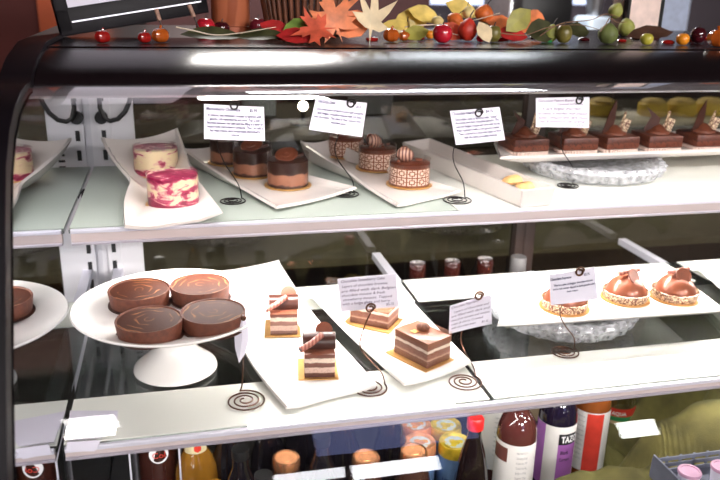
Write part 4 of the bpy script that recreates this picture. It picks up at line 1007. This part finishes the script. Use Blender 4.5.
def pod(lab, px, py, wpx, hpx, mat, lift=0, tilt=0):
    p = atz(px, py, TZ + lift) if lift == 0 else aty(px, py, atz(px, 38, TZ).y)
    r = psize(p, wpx) / 2; h = psize(p, hpx)
    root = thing('lantern_pod', lab, 'lantern pod', p, random.uniform(0, 2), 'papery lantern pods'); root.rotation_euler = (R(tilt), R(tilt * .6), root.rotation_euler.z)
    b = MB(); b.lathe([(0, 0), (r * .55, h * .06), (r * .92, h * .28), (r, h * .48), (r * .82, h * .70), (r * .4, h * .90), (0, h)], 30, 0, None, lambda a, z: 1 + .08 * abs(math.cos(2.5 * a)) - .04)
    b.build('husk', mat, root)
    b = MB(); b.tube([(0, 0, h * .97), (r * .1, 0, h * 1.1), (r * .4, 0, h * 1.3)], r * .06, 6); b.build('stalk', M['darkwood'], root)
pr_ = P('red_pod', (.62, .04, .02), .5, var=.4, scale=50); po_ = P('orange_pod', (.75, .16, .03), .5, var=.4, scale=50); pg_ = P('green_pod', (.15, .18, .05), .6, var=.4, scale=40); pc_ = P('cream_pod', (.74, .58, .24), .6, var=.25, scale=40); pyg = P('yellow_green_pod', (.35, .36, .08), .6, var=.3, scale=40)
pod('red lantern pod standing beside the bright red apple', 466, 41, 19, 23, pr_, tilt=5)
pod('small red lantern pod behind the orange berry', 413, 36, 14, 15, pr_, tilt=-20)
pod('orange lantern pod above the bright red apple', 452, 26, 18, 14, po_, .02, 25)
pod('orange-red lantern pod perched highest of the red ones', 481, 22, 19, 18, po_, .02, 15)
pod('cream lantern pod beside the highest orange-red one', 469, 18, 12, 12, pc_, .03, -10)
pod('cream lantern pod behind the bright red apple', 436, 26, 13, 11, pc_, .02, 30)
pod('cream-green lantern pod between the red pod and the brown-green bud', 483, 33, 12, 12, pyg, .01, 0)
pod('dull green lantern pod standing on the counter edge', 606, 44, 20, 21, pg_, tilt=4)
pod('bright green lantern pod leaning on the pale card', 627, 36, 16, 18, pyg, .02, -10)
pod('small green lantern pod at the top of its stem', 612, 18, 14, 16, pyg, .04, 20)
pod('yellow-green lantern pod tucked behind the olive bud', 549, 42, 14, 18, pyg, tilt=8)
pod('yellow pod low among the twigs by the cream leaf', 410, 30, 18, 8, pc_, .01, 60)
# leaves: outlines in leaf space, laid out on an upright-ish plane with a curl
STAR = [(0, -.62), (.05, -.18), (.20, -.30), (.62, -.42), (.46, -.18), (.66, -.10), (.40, .04), (.52, .20), (.98, .38), (.60, .42), (.66, .60), (.38, .46), (.20, .40), (.24, .70), (.12, .74), (.02, 1.12), (-.10, .72), (-.22, .74), (-.16, .42), (-.36, .48), (-.62, .64), (-.58, .40), (-.94, .30), (-.50, .18), (-.38, .02), (-.60, -.14), (-.42, -.20), (-.56, -.44), (-.18, -.30), (-.05, -.18)]
FAN = [(0, -.55), (.06, -.15), (.30, -.22), (.62, -.10), (.34, .08), (.60, .34), (.86, .72), (.44, .50), (.24, .34), (.22, .70), (.10, 1.15), (-.02, .70), (-.06, .36), (-.22, .62), (-.52, .98), (-.40, .52), (-.28, .22), (-.50, .22), (-.72, .30), (-.46, .04), (-.22, -.10), (-.06, -.15)]
OVAL = [(0, -.5), (.16, -.3), (.24, 0), (.18, .25), (0, .5), (-.18, .25), (-.24, 0), (-.16, -.3)]
def leaf(lab, outline, c, spx, rot, mat, pitch=60, yaw=0, name='leaf', curl=.25, sx=1.0):
    p = aty(c[0], c[1], c[2] * HS); s = psize(p, spx)
    b = MB(); n = len(outline)
    ox = sum(a for a, _ in outline) / n; oy = sum(a for _, a in outline) / n
    fine = []
    for i in range(n):
        a, d = outline[i], outline[(i + 1) % n]
        for k in range(3): fine.append((a[0] + (d[0] - a[0]) * k / 3, a[1] + (d[1] - a[1]) * k / 3))
    def L(x, y, o): return Vector((x * s * sx, y * s, s * curl * ((x * x) * .8 - y * y * .5 + .25 * abs(x)) + o))
    N = len(fine); th = .0006
    rings = [(1, fine), (.55, fine), (.2, fine)]
    vs = [];
    for o in (0, -th):
        for k, _ in rings:
            vs += [L(ox + (x - ox) * k, oy + (y - oy) * k, o) for x, y in fine]
        vs.append(L(ox, oy, o))
    T = 3 * N + 1; fs = []
    for h in (0, T):
        for q in range(2):
            for i in range(N): fs.append((h + q * N + i, h + q * N + (i + 1) % N, h + (q + 1) * N + (i + 1) % N, h + (q + 1) * N + i))
        for i in range(N): fs.append((h + 2 * N + i, h + 2 * N + (i + 1) % N, h + 3 * N))
    for i in range(N): fs.append((i, (i + 1) % N, T + (i + 1) % N, T + i))
    b.add(vs, fs); o = b.build(name, mat, None, p)
    o.rotation_euler = (Matrix.Rotation(R(yaw), 3, 'Z') @ Matrix.Rotation(R(pitch), 3, 'X') @ Matrix.Rotation(R(rot), 3, 'Z')).to_euler()
    zmin = min((o.rotation_euler.to_matrix() @ v.co).z for v in o.data.vertices) + p.z
    if zmin < TZ: o.location.z += TZ - zmin
    return tag(o, lab, 'leaf', 'autumn leaves on the hood')
lo = P('orange_leaf', (.72, .20, .07), .5, var=.35, scale=40); lc = P('cream_leaf', (.74, .58, .36), .55, var=.18, scale=40); lg = P('green_leaf', (.16, .26, .04), .45, var=.3); lr = P('red_leaf', (.42, .02, .02), .45, var=.4); lol = P('olive_leaf', (.30, .27, .05), .5, var=.3); lb = P('brown_leaf', (.07, .03, .018), .5, var=.4); lro = P('red_orange_leaf', (.62, .10, .05), .5, var=.35); ly = P('yellow_leaf', (.75, .55, .14), .5, var=.25); ld = P('dark_green_leaf', (.05, .05, .02), .4, var=.4)
leaf('orange maple leaf standing up beside the ribbed basket', STAR, (335, 25, 1.36), 33, 22, lo, 80)
leaf('pale orange leaf lobe leaning from the maple leaf to the cream one', OVAL, (354, 24, 1.38), 42, -62, lo, 70, sx=1.4)
leaf('red-orange leaf lying in front of the maple leaf', STAR, (320, 37, 1.33), 27, 100, lro, 45)
leaf('cream star-shaped leaf standing upright', FAN, (371, 25, 1.36), 34, -4, lc, 82, sx=.85)
leaf('bright green leaf pointing toward the maple leaf', OVAL, (298, 27, 1.37), 34, -72, lg, 55, sx=1.2)
leaf('red leaf beside the dark red plum', OVAL, (276, 30, 1.38), 36, 60, lr, 50, sx=1.4)
leaf('dark red leaf lying below the green leaf', OVAL, (296, 36, 1.34), 40, 84, lr, 35, sx=1.3)
leaf('long brown leaf cupping the apple and plum', OVAL, (212, 34, 1.36), 62, 86, ld, 30, sx=.8)
leaf('long dark green leaf below the dark red plum', OVAL, (262, 35, 1.36), 54, 95, ld, 30, sx=.8)
leaf('olive pointed leaf over the twigs', OVAL, (519, 20, 1.42), 36, -52, lol, 70, sx=1.3)
leaf('small orange leaf behind the olive pointed leaf', OVAL, (536, 16, 1.50), 20, 70, lo, 60, sx=1.5)
leaf('dark brown folded leaf beside the pale card', OVAL, (651, 33, 1.45), 58, -82, lb, 35, sx=.75)
leaf('yellow leaf low behind the amber pumpkin', OVAL, (400, 27, 1.50), 44, 85, ly, 40, sx=1.0)
leaf('yellow leaf spread above the twig tips', OVAL, (424, 14, 1.56), 34, 70, ly, 60, sx=1.2)
leaf('orange leaf under the highest orange-red pod', OVAL, (502, 24, 1.5), 34, 75, lo, 45, sx=1.4)
leaf('dark olive leaf at the end of the twig bundle', OVAL, (578, 30, 1.46), 26, 80, ld, 50, sx=1.5)
leaf('yellow-green leaf between the amber pumpkins and the twigs', OVAL, (416, 33, 1.42), 30, -75, lol, 55, sx=1.2)
leaf('red-orange leaf resting behind the bright red apple', OVAL, (452, 32, 1.46), 34, 78, lro, 55, sx=1.3)
leaf('yellow leaf above the orange pods at the back of the hood', OVAL, (462, 9, 1.60), 36, 66, ly, 60, sx=1.2)
leaf('cream leaf low between the red pod and the green-brown bud', OVAL, (484, 38, 1.40), 24, 20, lc, 60, sx=1.5)
leaf('red leaf tucked under the olive pointed leaf', OVAL, (512, 34, 1.42), 34, 80, lr, 45, sx=1.2)
leaf('dark green leaf among the twigs above the green gem', OVAL, (542, 31, 1.42), 36, 96, ld, 55, sx=1.6)
leaf('orange leaf beyond the brown-green bud at the back of the hood', OVAL, (530, 26, 1.56), 40, 82, lo, 50, sx=1.2)
leaf('bright yellow leaf flat behind the small amber pumpkin', OVAL, (412, 20, 1.58), 40, -80, ly, 55, sx=1.3)
fruit('berry', 'small scarlet berry in front of the yellow-green leaf', 'fruit', 421, 40, 8, apple_red, .9)
fruit('berry', 'small scarlet berry between the red pod and the brown-green bud', 'fruit', 480, 42, 8, apple_red, .9)
fruit('berry', 'small scarlet berry beside the olive pointed leaf', 'fruit', 512, 40, 8, apple_red, .9)
fruit('berry', 'small orange berry behind the brown-green bud', 'fruit', 500, 34, 10, fr_o, .9)
def twig(lab, pts, y, r, mat):
    W = [aty(x, yy, y * HS) for x, yy in pts]; org = W[0].copy(); cr = []
    W = [p - org for p in W]
    for i in range(len(W) - 1):
        p0, p1, p2, p3 = W[max(0, i - 1)], W[i], W[i + 1], W[min(len(W) - 1, i + 2)]
        for k in range(6):
            t = k / 6; cr.append(.5 * ((2 * p1) + (p2 - p0) * t + (2 * p0 - 5 * p1 + 4 * p2 - p3) * t * t + (-p0 + 3 * p1 - 3 * p2 + p3) * t ** 3))
    cr.append(W[-1]); b = MB(); n = len(cr); b.tube(cr, r, 7, 0, None, [r * (1 - .5 * k / (n - 1)) for k in range(n)])
    tag(b.build('twig', mat, None, org), lab, 'twig', 'bare twigs of the garland')
tw = P('twig_bark', (.20, .10, .05), .6, var=.3); twp = P('pale_twig', (.62, .50, .38), .6, var=.2)
twig('brown twig arching from the olive bud to the green pods', [(540, 36), (560, 24), (590, 20), (606, 14), (620, 18)], 1.40, .0011, tw)
twig('long thin brown twig lying across the olive leaf', [(500, 33), (525, 35), (550, 27), (580, 25), (600, 30)], 1.36, .0009, tw)
twig('pale twig running behind the red apple', [(405, 27), (425, 25), (450, 24), (475, 20), (500, 13)], 1.50, .0013, twp)
twig('pale twig low among the yellow leaves', [(398, 31), (420, 30), (440, 31), (458, 35)], 1.44, .0011, twp)
twig('brown twig under the candle holder', [(176, 27), (195, 31), (215, 35), (240, 33), (276, 27)], 1.34, .0012, twp)
twig('curly brown twig tendril before the ribbed basket', [(310, 30), (315, 22), (310, 12), (308, 6), (314, 3)], 1.36, .0009, tw)
twig('brown twig joining the small green pod to the others', [(600, 32), (606, 24), (610, 18), (616, 22), (627, 22)], 1.37, .0010, tw)
def cinnamon(lab, a, c):
    A = aty(*a, 1.22); B_ = aty(*c, 1.22); org = B_.copy(); mid = A * .55 + B_ * .45
    b = MB(); b.tube([A - org, mid - org], .0034, 10, 0); b.tube([mid - org, B_ - org], .0011, 8, 1)
    tag(b.build('stem_pick', [P('bark_pick', (.32, .18, .13), .6, var=.4, scale=90), M['darkwood']], None, org), lab, 'pick', 'bark picks')
cinnamon('bark-tipped pick leaning above the amber pumpkin', (156, 9), (164, 34))
cinnamon('bark-tipped pick leaning above the red apple before the candle holder', (189, 5), (200, 31))
def sign():
    # framed board propped on its lower corner on the hood
    A = atz(61, 37, TZ); W = .235
    root = thing('framed_sign', 'large black-framed white sign standing on the hood, cropped by the picture top', 'sign', A)
    root.rotation_euler = (Matrix.Rotation(R(14), 3, 'Z') @ Matrix.Rotation(R(-4), 3, 'X') @ Matrix.Rotation(R(-9), 3, 'Y')).to_euler()
    fw_, H = .040, .34
    b = MB(); th = .020
    b.box((W / 2, 0, fw_ / 2), (W, th, fw_), bev=.002); b.box((W / 2, 0, H - fw_ / 2), (W, th, fw_), bev=.002); b.box((fw_ / 4, 0, H / 2), (fw_ / 2, th, H - .01), bev=.002); b.box((W - fw_ / 4, 0, H / 2), (fw_ / 2, th, H - .01), bev=.002)
    b.build('frame', P('black_frame', (.006, .004, .006), .5, 0, .2), root)
    b = MB(); b.box((W / 2 + .005, -.0105, .019), (W - .03, .001, .0022)); b.build('frame_line', M['rail_edge'], root)
    b = MB(); b.box((W / 2, .004, H / 2), (W - fw_ + .004, .004, H - fw_ * 2 + .004)); b.build('board', M['card'], root)
sign()
def candle():
    c = aty(231, 24, 1.62 * HS); r = psize(c, 38) / 2
    root = thing('candle_holder', 'reddish-brown candle holder with a pale streak, cropped by the picture top', 'candle holder', (c.x, c.y, TZ))
    b = MB(); b.lathe([(0, 0), (r * .92, 0), (r, .006), (r * 1.02, .14), (r * .97, .14), (r * .94, .01), (0, .008)], 40); b.build('glass_body', m_stripe('wood_grain', (.30, .075, .03), (.44, .13, .06), 9, 'X', 3), root)
    b = MB(); b.lathe([(0, .009), (r * .7, .009), (r * .7, .10), (0, .10)], 32); b.build('candle', M['card'], root)
    b = MB(); b.lathe([(r * 1.0, .001), (r * 1.07, .003), (r * 1.07, .012), (r * 1.01, .013)], 40); b.build('foot_ring', P('rust_metal', (.28, .07, .03), .4, .3), root)
candle()
def ribbed_basket():
    c = aty(304, 24, 1.60 * HS); r = psize(c, 88) / 2
    root = thing('ribbed_basket', 'dark ribbed basket flaring upward behind the maple leaf', 'basket', (c.x, c.y, TZ))
    b = MB(); b.lathe([(0, 0), (r * .78, 0), (r * 1.05, .12), (r * 1.0, .12), (r * .74, .006), (0, .006)], 64); b.build('liner', P('basket_dark', (.03, .012, .010), .6), root)
    for k in range(40):
        a = 2 * PI * k / 40; b = MB()
        b.tube([(r * (.81) * math.cos(a), r * .81 * math.sin(a), .002), (r * 1.08 * math.cos(a), r * 1.08 * math.sin(a), .12)], .0038, 7)
        b.build('rib', P('rib_wood', (.16, .055, .028), .45, var=.3) if k == 0 else bpy.data.materials['rib_wood'], root)
    for zz in (.004, .117):
        b = MB(); rr = r * (.83 if zz < .05 else 1.09); b.tube([(rr * math.cos(2 * PI * k / 40), rr * math.sin(2 * PI * k / 40), zz) for k in range(41)], .0028, 6); b.build('hoop', bpy.data.materials['rib_wood'], root)
ribbed_basket()
def pale_card():
    c = aty(634, 26, 1.62 * HS); root = thing('pale_lantern', 'pale translucent box lantern behind the green lantern pods', 'lantern', (c.x, c.y, TZ), R(12))
    wq = psize(c, 40)
    b = MB(); b.box((0, 0, .08), (wq, .05, .155), bev=.003); b.build('shade', P('pale_paper', (.80, .62, .55), .6), root)
    for s in (-1, 1):
        b = MB(); b.box((s * (wq / 2 + .0035), -.02, .08), (.007, .012, .16)); b.build('edge_strip', M['black'], root)
pale_card()

# ------------------------------------------------------------------ bakery behind the case
def back_counter():
    root = thing('back_counter', 'grey-green work counter seen dimly through the rear glass', 'counter', (.8, 2.1, 0))
    b = MB(); b.box((0, 0, 1.075), (2.2, .60, .03), bev=.003); b.build('counter_top', M['greycounter'], root)
    b = MB(); b.box((0, .28, .53), (2.2, .03, 1.05)); b.build('back_panel', M['darkwood'], root)
    b = MB(); b.box((0, -.10, .80), (2.13, .56, .02)); b.build('lower_ledge', P('pale_ledge', (.33, .33, .25), .4), root)
    b = MB(); b.tube([(-.9, -.1, 1.052), (.9, -.1, 1.052)], .006, 8); b.build('strip_lamp', emit('strip_glow', (1, .95, .85), 5), root)  # added glowing strip, lights the ledge
    for s in (-1, 1):
        b = MB(); b.box((s * 1.085, 0, .53), (.03, .58, 1.05)); b.build('side_panel', M['darkwood'], root)
back_counter()
CT = 1.0905
def lemon(px, py, lab, y):
    c = aty(px, py, y); root = thing('lemon_cake', lab, 'cake', (c.x, y, CT + .0105), 0, 'yellow cakes behind the rear glass')
    b = MB(); b.lathe([(0, .001), (.040, .001), (.042, .004), (.042, .034), (.038, .038), (0, .038)], 36); b.build('cake_body', M['lemon'], root)
    b = MB(); b.lathe([(.036, .0382), (.034, .044), (.022, .050), (0, .053)], 36, 0, None, lambda a, z: 1 + .05 * math.cos(7 * a)); b.build('icing_top', P('lemon_peak', (.85, .66, .25), .5) if 'lemon_peak' not in bpy.data.materials else bpy.data.materials['lemon_peak'], root)
b = MB(); b.box((0, 0, .005), (.80, .22, .009), bev=.003); o = b.build('pale_board', P('pale_board', (.60, .60, .50), .4), None, (aty(650, 110, 2.02).x, 1.98, CT)); tag(o, 'pale board holding the yellow cakes behind the rear glass', 'board')
for px, lab, yy in ((602, 'yellow cake behind the rear glass, standing apart beside the handwritten card', 2.02), (653, 'yellow cake behind the rear glass, first of the close group of three', 2.0), (682, 'yellow cake behind the rear glass, in the middle of the close group', 2.0), (710, 'yellow cake behind the rear glass, nearest the picture edge', 2.0)): lemon(px, 105, lab, yy)
crystal_dish('cut crystal dish on the ledge behind the rear glass, near the white panel', Vector((aty(225, 246, 1.95).x, 1.98, .8105)), .15, .05)
crystal_dish('cut crystal dish on the ledge behind the rear glass, near the mullion', Vector((aty(455, 240, 1.95).x, 1.98, .8105)), .17, .05)
def bin_(px, w_, h_, lab, y=2.2):  # pale box whose colour stands in for bright window light
    c = aty(px, 95, y); ww = psize(c, w_)
    root = thing('storage_bin', lab, 'bin', (c.x, y, CT))
    b = MB(); b.lathe([(ww * .60, .001), (ww * .70, h_), (ww * .66, h_), (ww * .57, .004), (0, .004)], 4, 0, Matrix.Rotation(PI / 4, 4, 'Z')); b.build('bin_body', M['pale_box'], root, sharp=20)
    b = MB(); b.box((0, 0, h_ + .004), (ww * 1.0, ww * 1.0, .008), bev=.002); b.build('lid', M['pale_box'], root)
bin_(258, 36, .16, 'pale blue storage bin behind the rear glass, above the dark mousse cakes'); bin_(370, 42, .16, 'pale blue storage bin behind the rear glass, between two printed cards')
def bulb_lamp():
    c = aty(303, 106, 2.02)
    root = thing('table_lamp', 'small bare-bulb lamp shining behind the rear glass between two printed cards', 'lamp', (c.x, c.y, CT))
    h = c.z - CT
    b = MB(); b.lathe([(0, 0), (.035, 0), (.035, .006), (.006, .010), (.005, max(.012, h - .014)), (0, max(.012, h - .014))], 28); b.build('stand', M['black'], root)
    b = MB(); b.sphere((0, 0, h), .013, 0, None, 20); b.build('bulb', emit('bare_bulb_glow', (1, .97, .95), 70), root)
bulb_lamp()
def back_things():
    # window-like bright counter zone far behind, beyond the hood
    def machine(px0, px1, py_top, y, z0, lab, mat, nm, cat, fnc=None):
        a = aty(px0, py_top, y); c = aty(px1, py_top, y); root = thing(nm, lab, cat, ((a.x + c.x) / 2, y, z0))
        return root, c.x - a.x, a.z - z0
    r, w_, h_ = machine(505, 560, -14, 3.6, 1.0, 'steel coffee machine blurred beyond the hood', None, 'coffee_machine', 'coffee machine')
    b = MB(); b.box((0, .1, h_ * .5), (w_, .35, h_), bev=.02); b.build('body', M['steel'], r)
    b = MB(); b.box((0, -.12, h_ * .75), (w_ * .9, .12, h_ * .3), bev=.01); b.build('group_head', M['black'], r)
    b = MB(); b.box((0, -.12, .03), (w_ * .9, .15, .05), bev=.008); b.build('drip_tray', M['black'], r)
    r, w_, h_ = machine(585, 612, -30, 3.6, 1.0, 'tall pale grinder blurred between coffee machine and lantern', None, 'coffee_grinder', 'grinder')
    b = MB(); b.box((0, 0, h_ * .3), (w_ * .8, .2, h_ * .6), bev=.02); b.build('body', M['pale_box'], r)
    b = MB(); b.lathe([(w_ * .2, h_ * .6), (w_ * .45, h_ * .95), (w_ * .45, h_), (0, h_)], 24); b.build('hopper', M['steel'], r)
    root = thing('service_counter', 'dark service counter along the far wall under the coffee machine', 'counter', (2.2, 3.75, 0))
    b = MB(); b.box((0, 0, .98), (3.4, .7, .04)); b.build('counter_top', M['darkwood'], root)
    b = MB(); b.box((0, .03, .48), (3.3, .6, .96)); b.build('cabinet', M['black'], root)
    for k, (x0, x1, y0, y1) in enumerate(((430, 520, -40, 6), (545, 600, -40, 5))):
        A = aty(x0, y0, 4.95); Bq = aty(x1, y1, 4.95)
        b = MB(); b.box(((A.x + Bq.x) / 2, 4.985, (A.z + Bq.z) / 2), (abs(Bq.x - A.x), .02, abs(A.z - Bq.z)))
        struct(b.build('window_%d' % (k + 1), emit('daylight_%d' % k, (.66, .74, 1), 1.8)))
    A = aty(676, 20, 4.2)
    b = MB(); b.box((A.x, 4.3, 1.45), (.22, .12, 2.9)); struct(b.build('trim_2', P('pale_blue_paint', (.55, .62, .80), .5)))
back_things()
def shopfront():
    for k, (x0, x1, z0, z1, c, e) in enumerate(((1.24, 1.99, 1.27, 1.66, (.95, .95, 1), 22), (.60, 1.18, 1.38, 1.66, (.95, .95, 1), 18), (3.72, 4.09, 1.48, 1.97, (.98, 1, .98), 26), (.98, 2.40, 2.02, 2.85, (.42, .48, 1), 2.6))):
        b = MB(); b.box(((x0 + x1) / 2, -4.985, (z0 + z1) / 2), (x1 - x0, .02, z1 - z0)); struct(b.build('window_%d' % (k + 3), emit('street_light_%d' % k, c, e)))
shopfront()
for k, q in enumerate(PANELS):  # bodies of the added front-fill panels
    root = thing('ceiling_light', 'fluorescent ceiling panel above the customer side', 'ceiling light', (q[0], q[1], 2.8995), 0, 'ceiling panels on the customer side')
    b = MB(); b.box((0, 0, -.010), (q[2] + .05, q[3] + .05, .02), bev=.003); b.build('housing', M['white_panel'], root)
    b = MB(); b.box((0, 0, -.0215), (q[2], q[3], .003)); b.build('diffuser', emit('panel_glow', (1, .96, .94), 18) if 'panel_glow' not in bpy.data.materials else bpy.data.materials['panel_glow'], root)
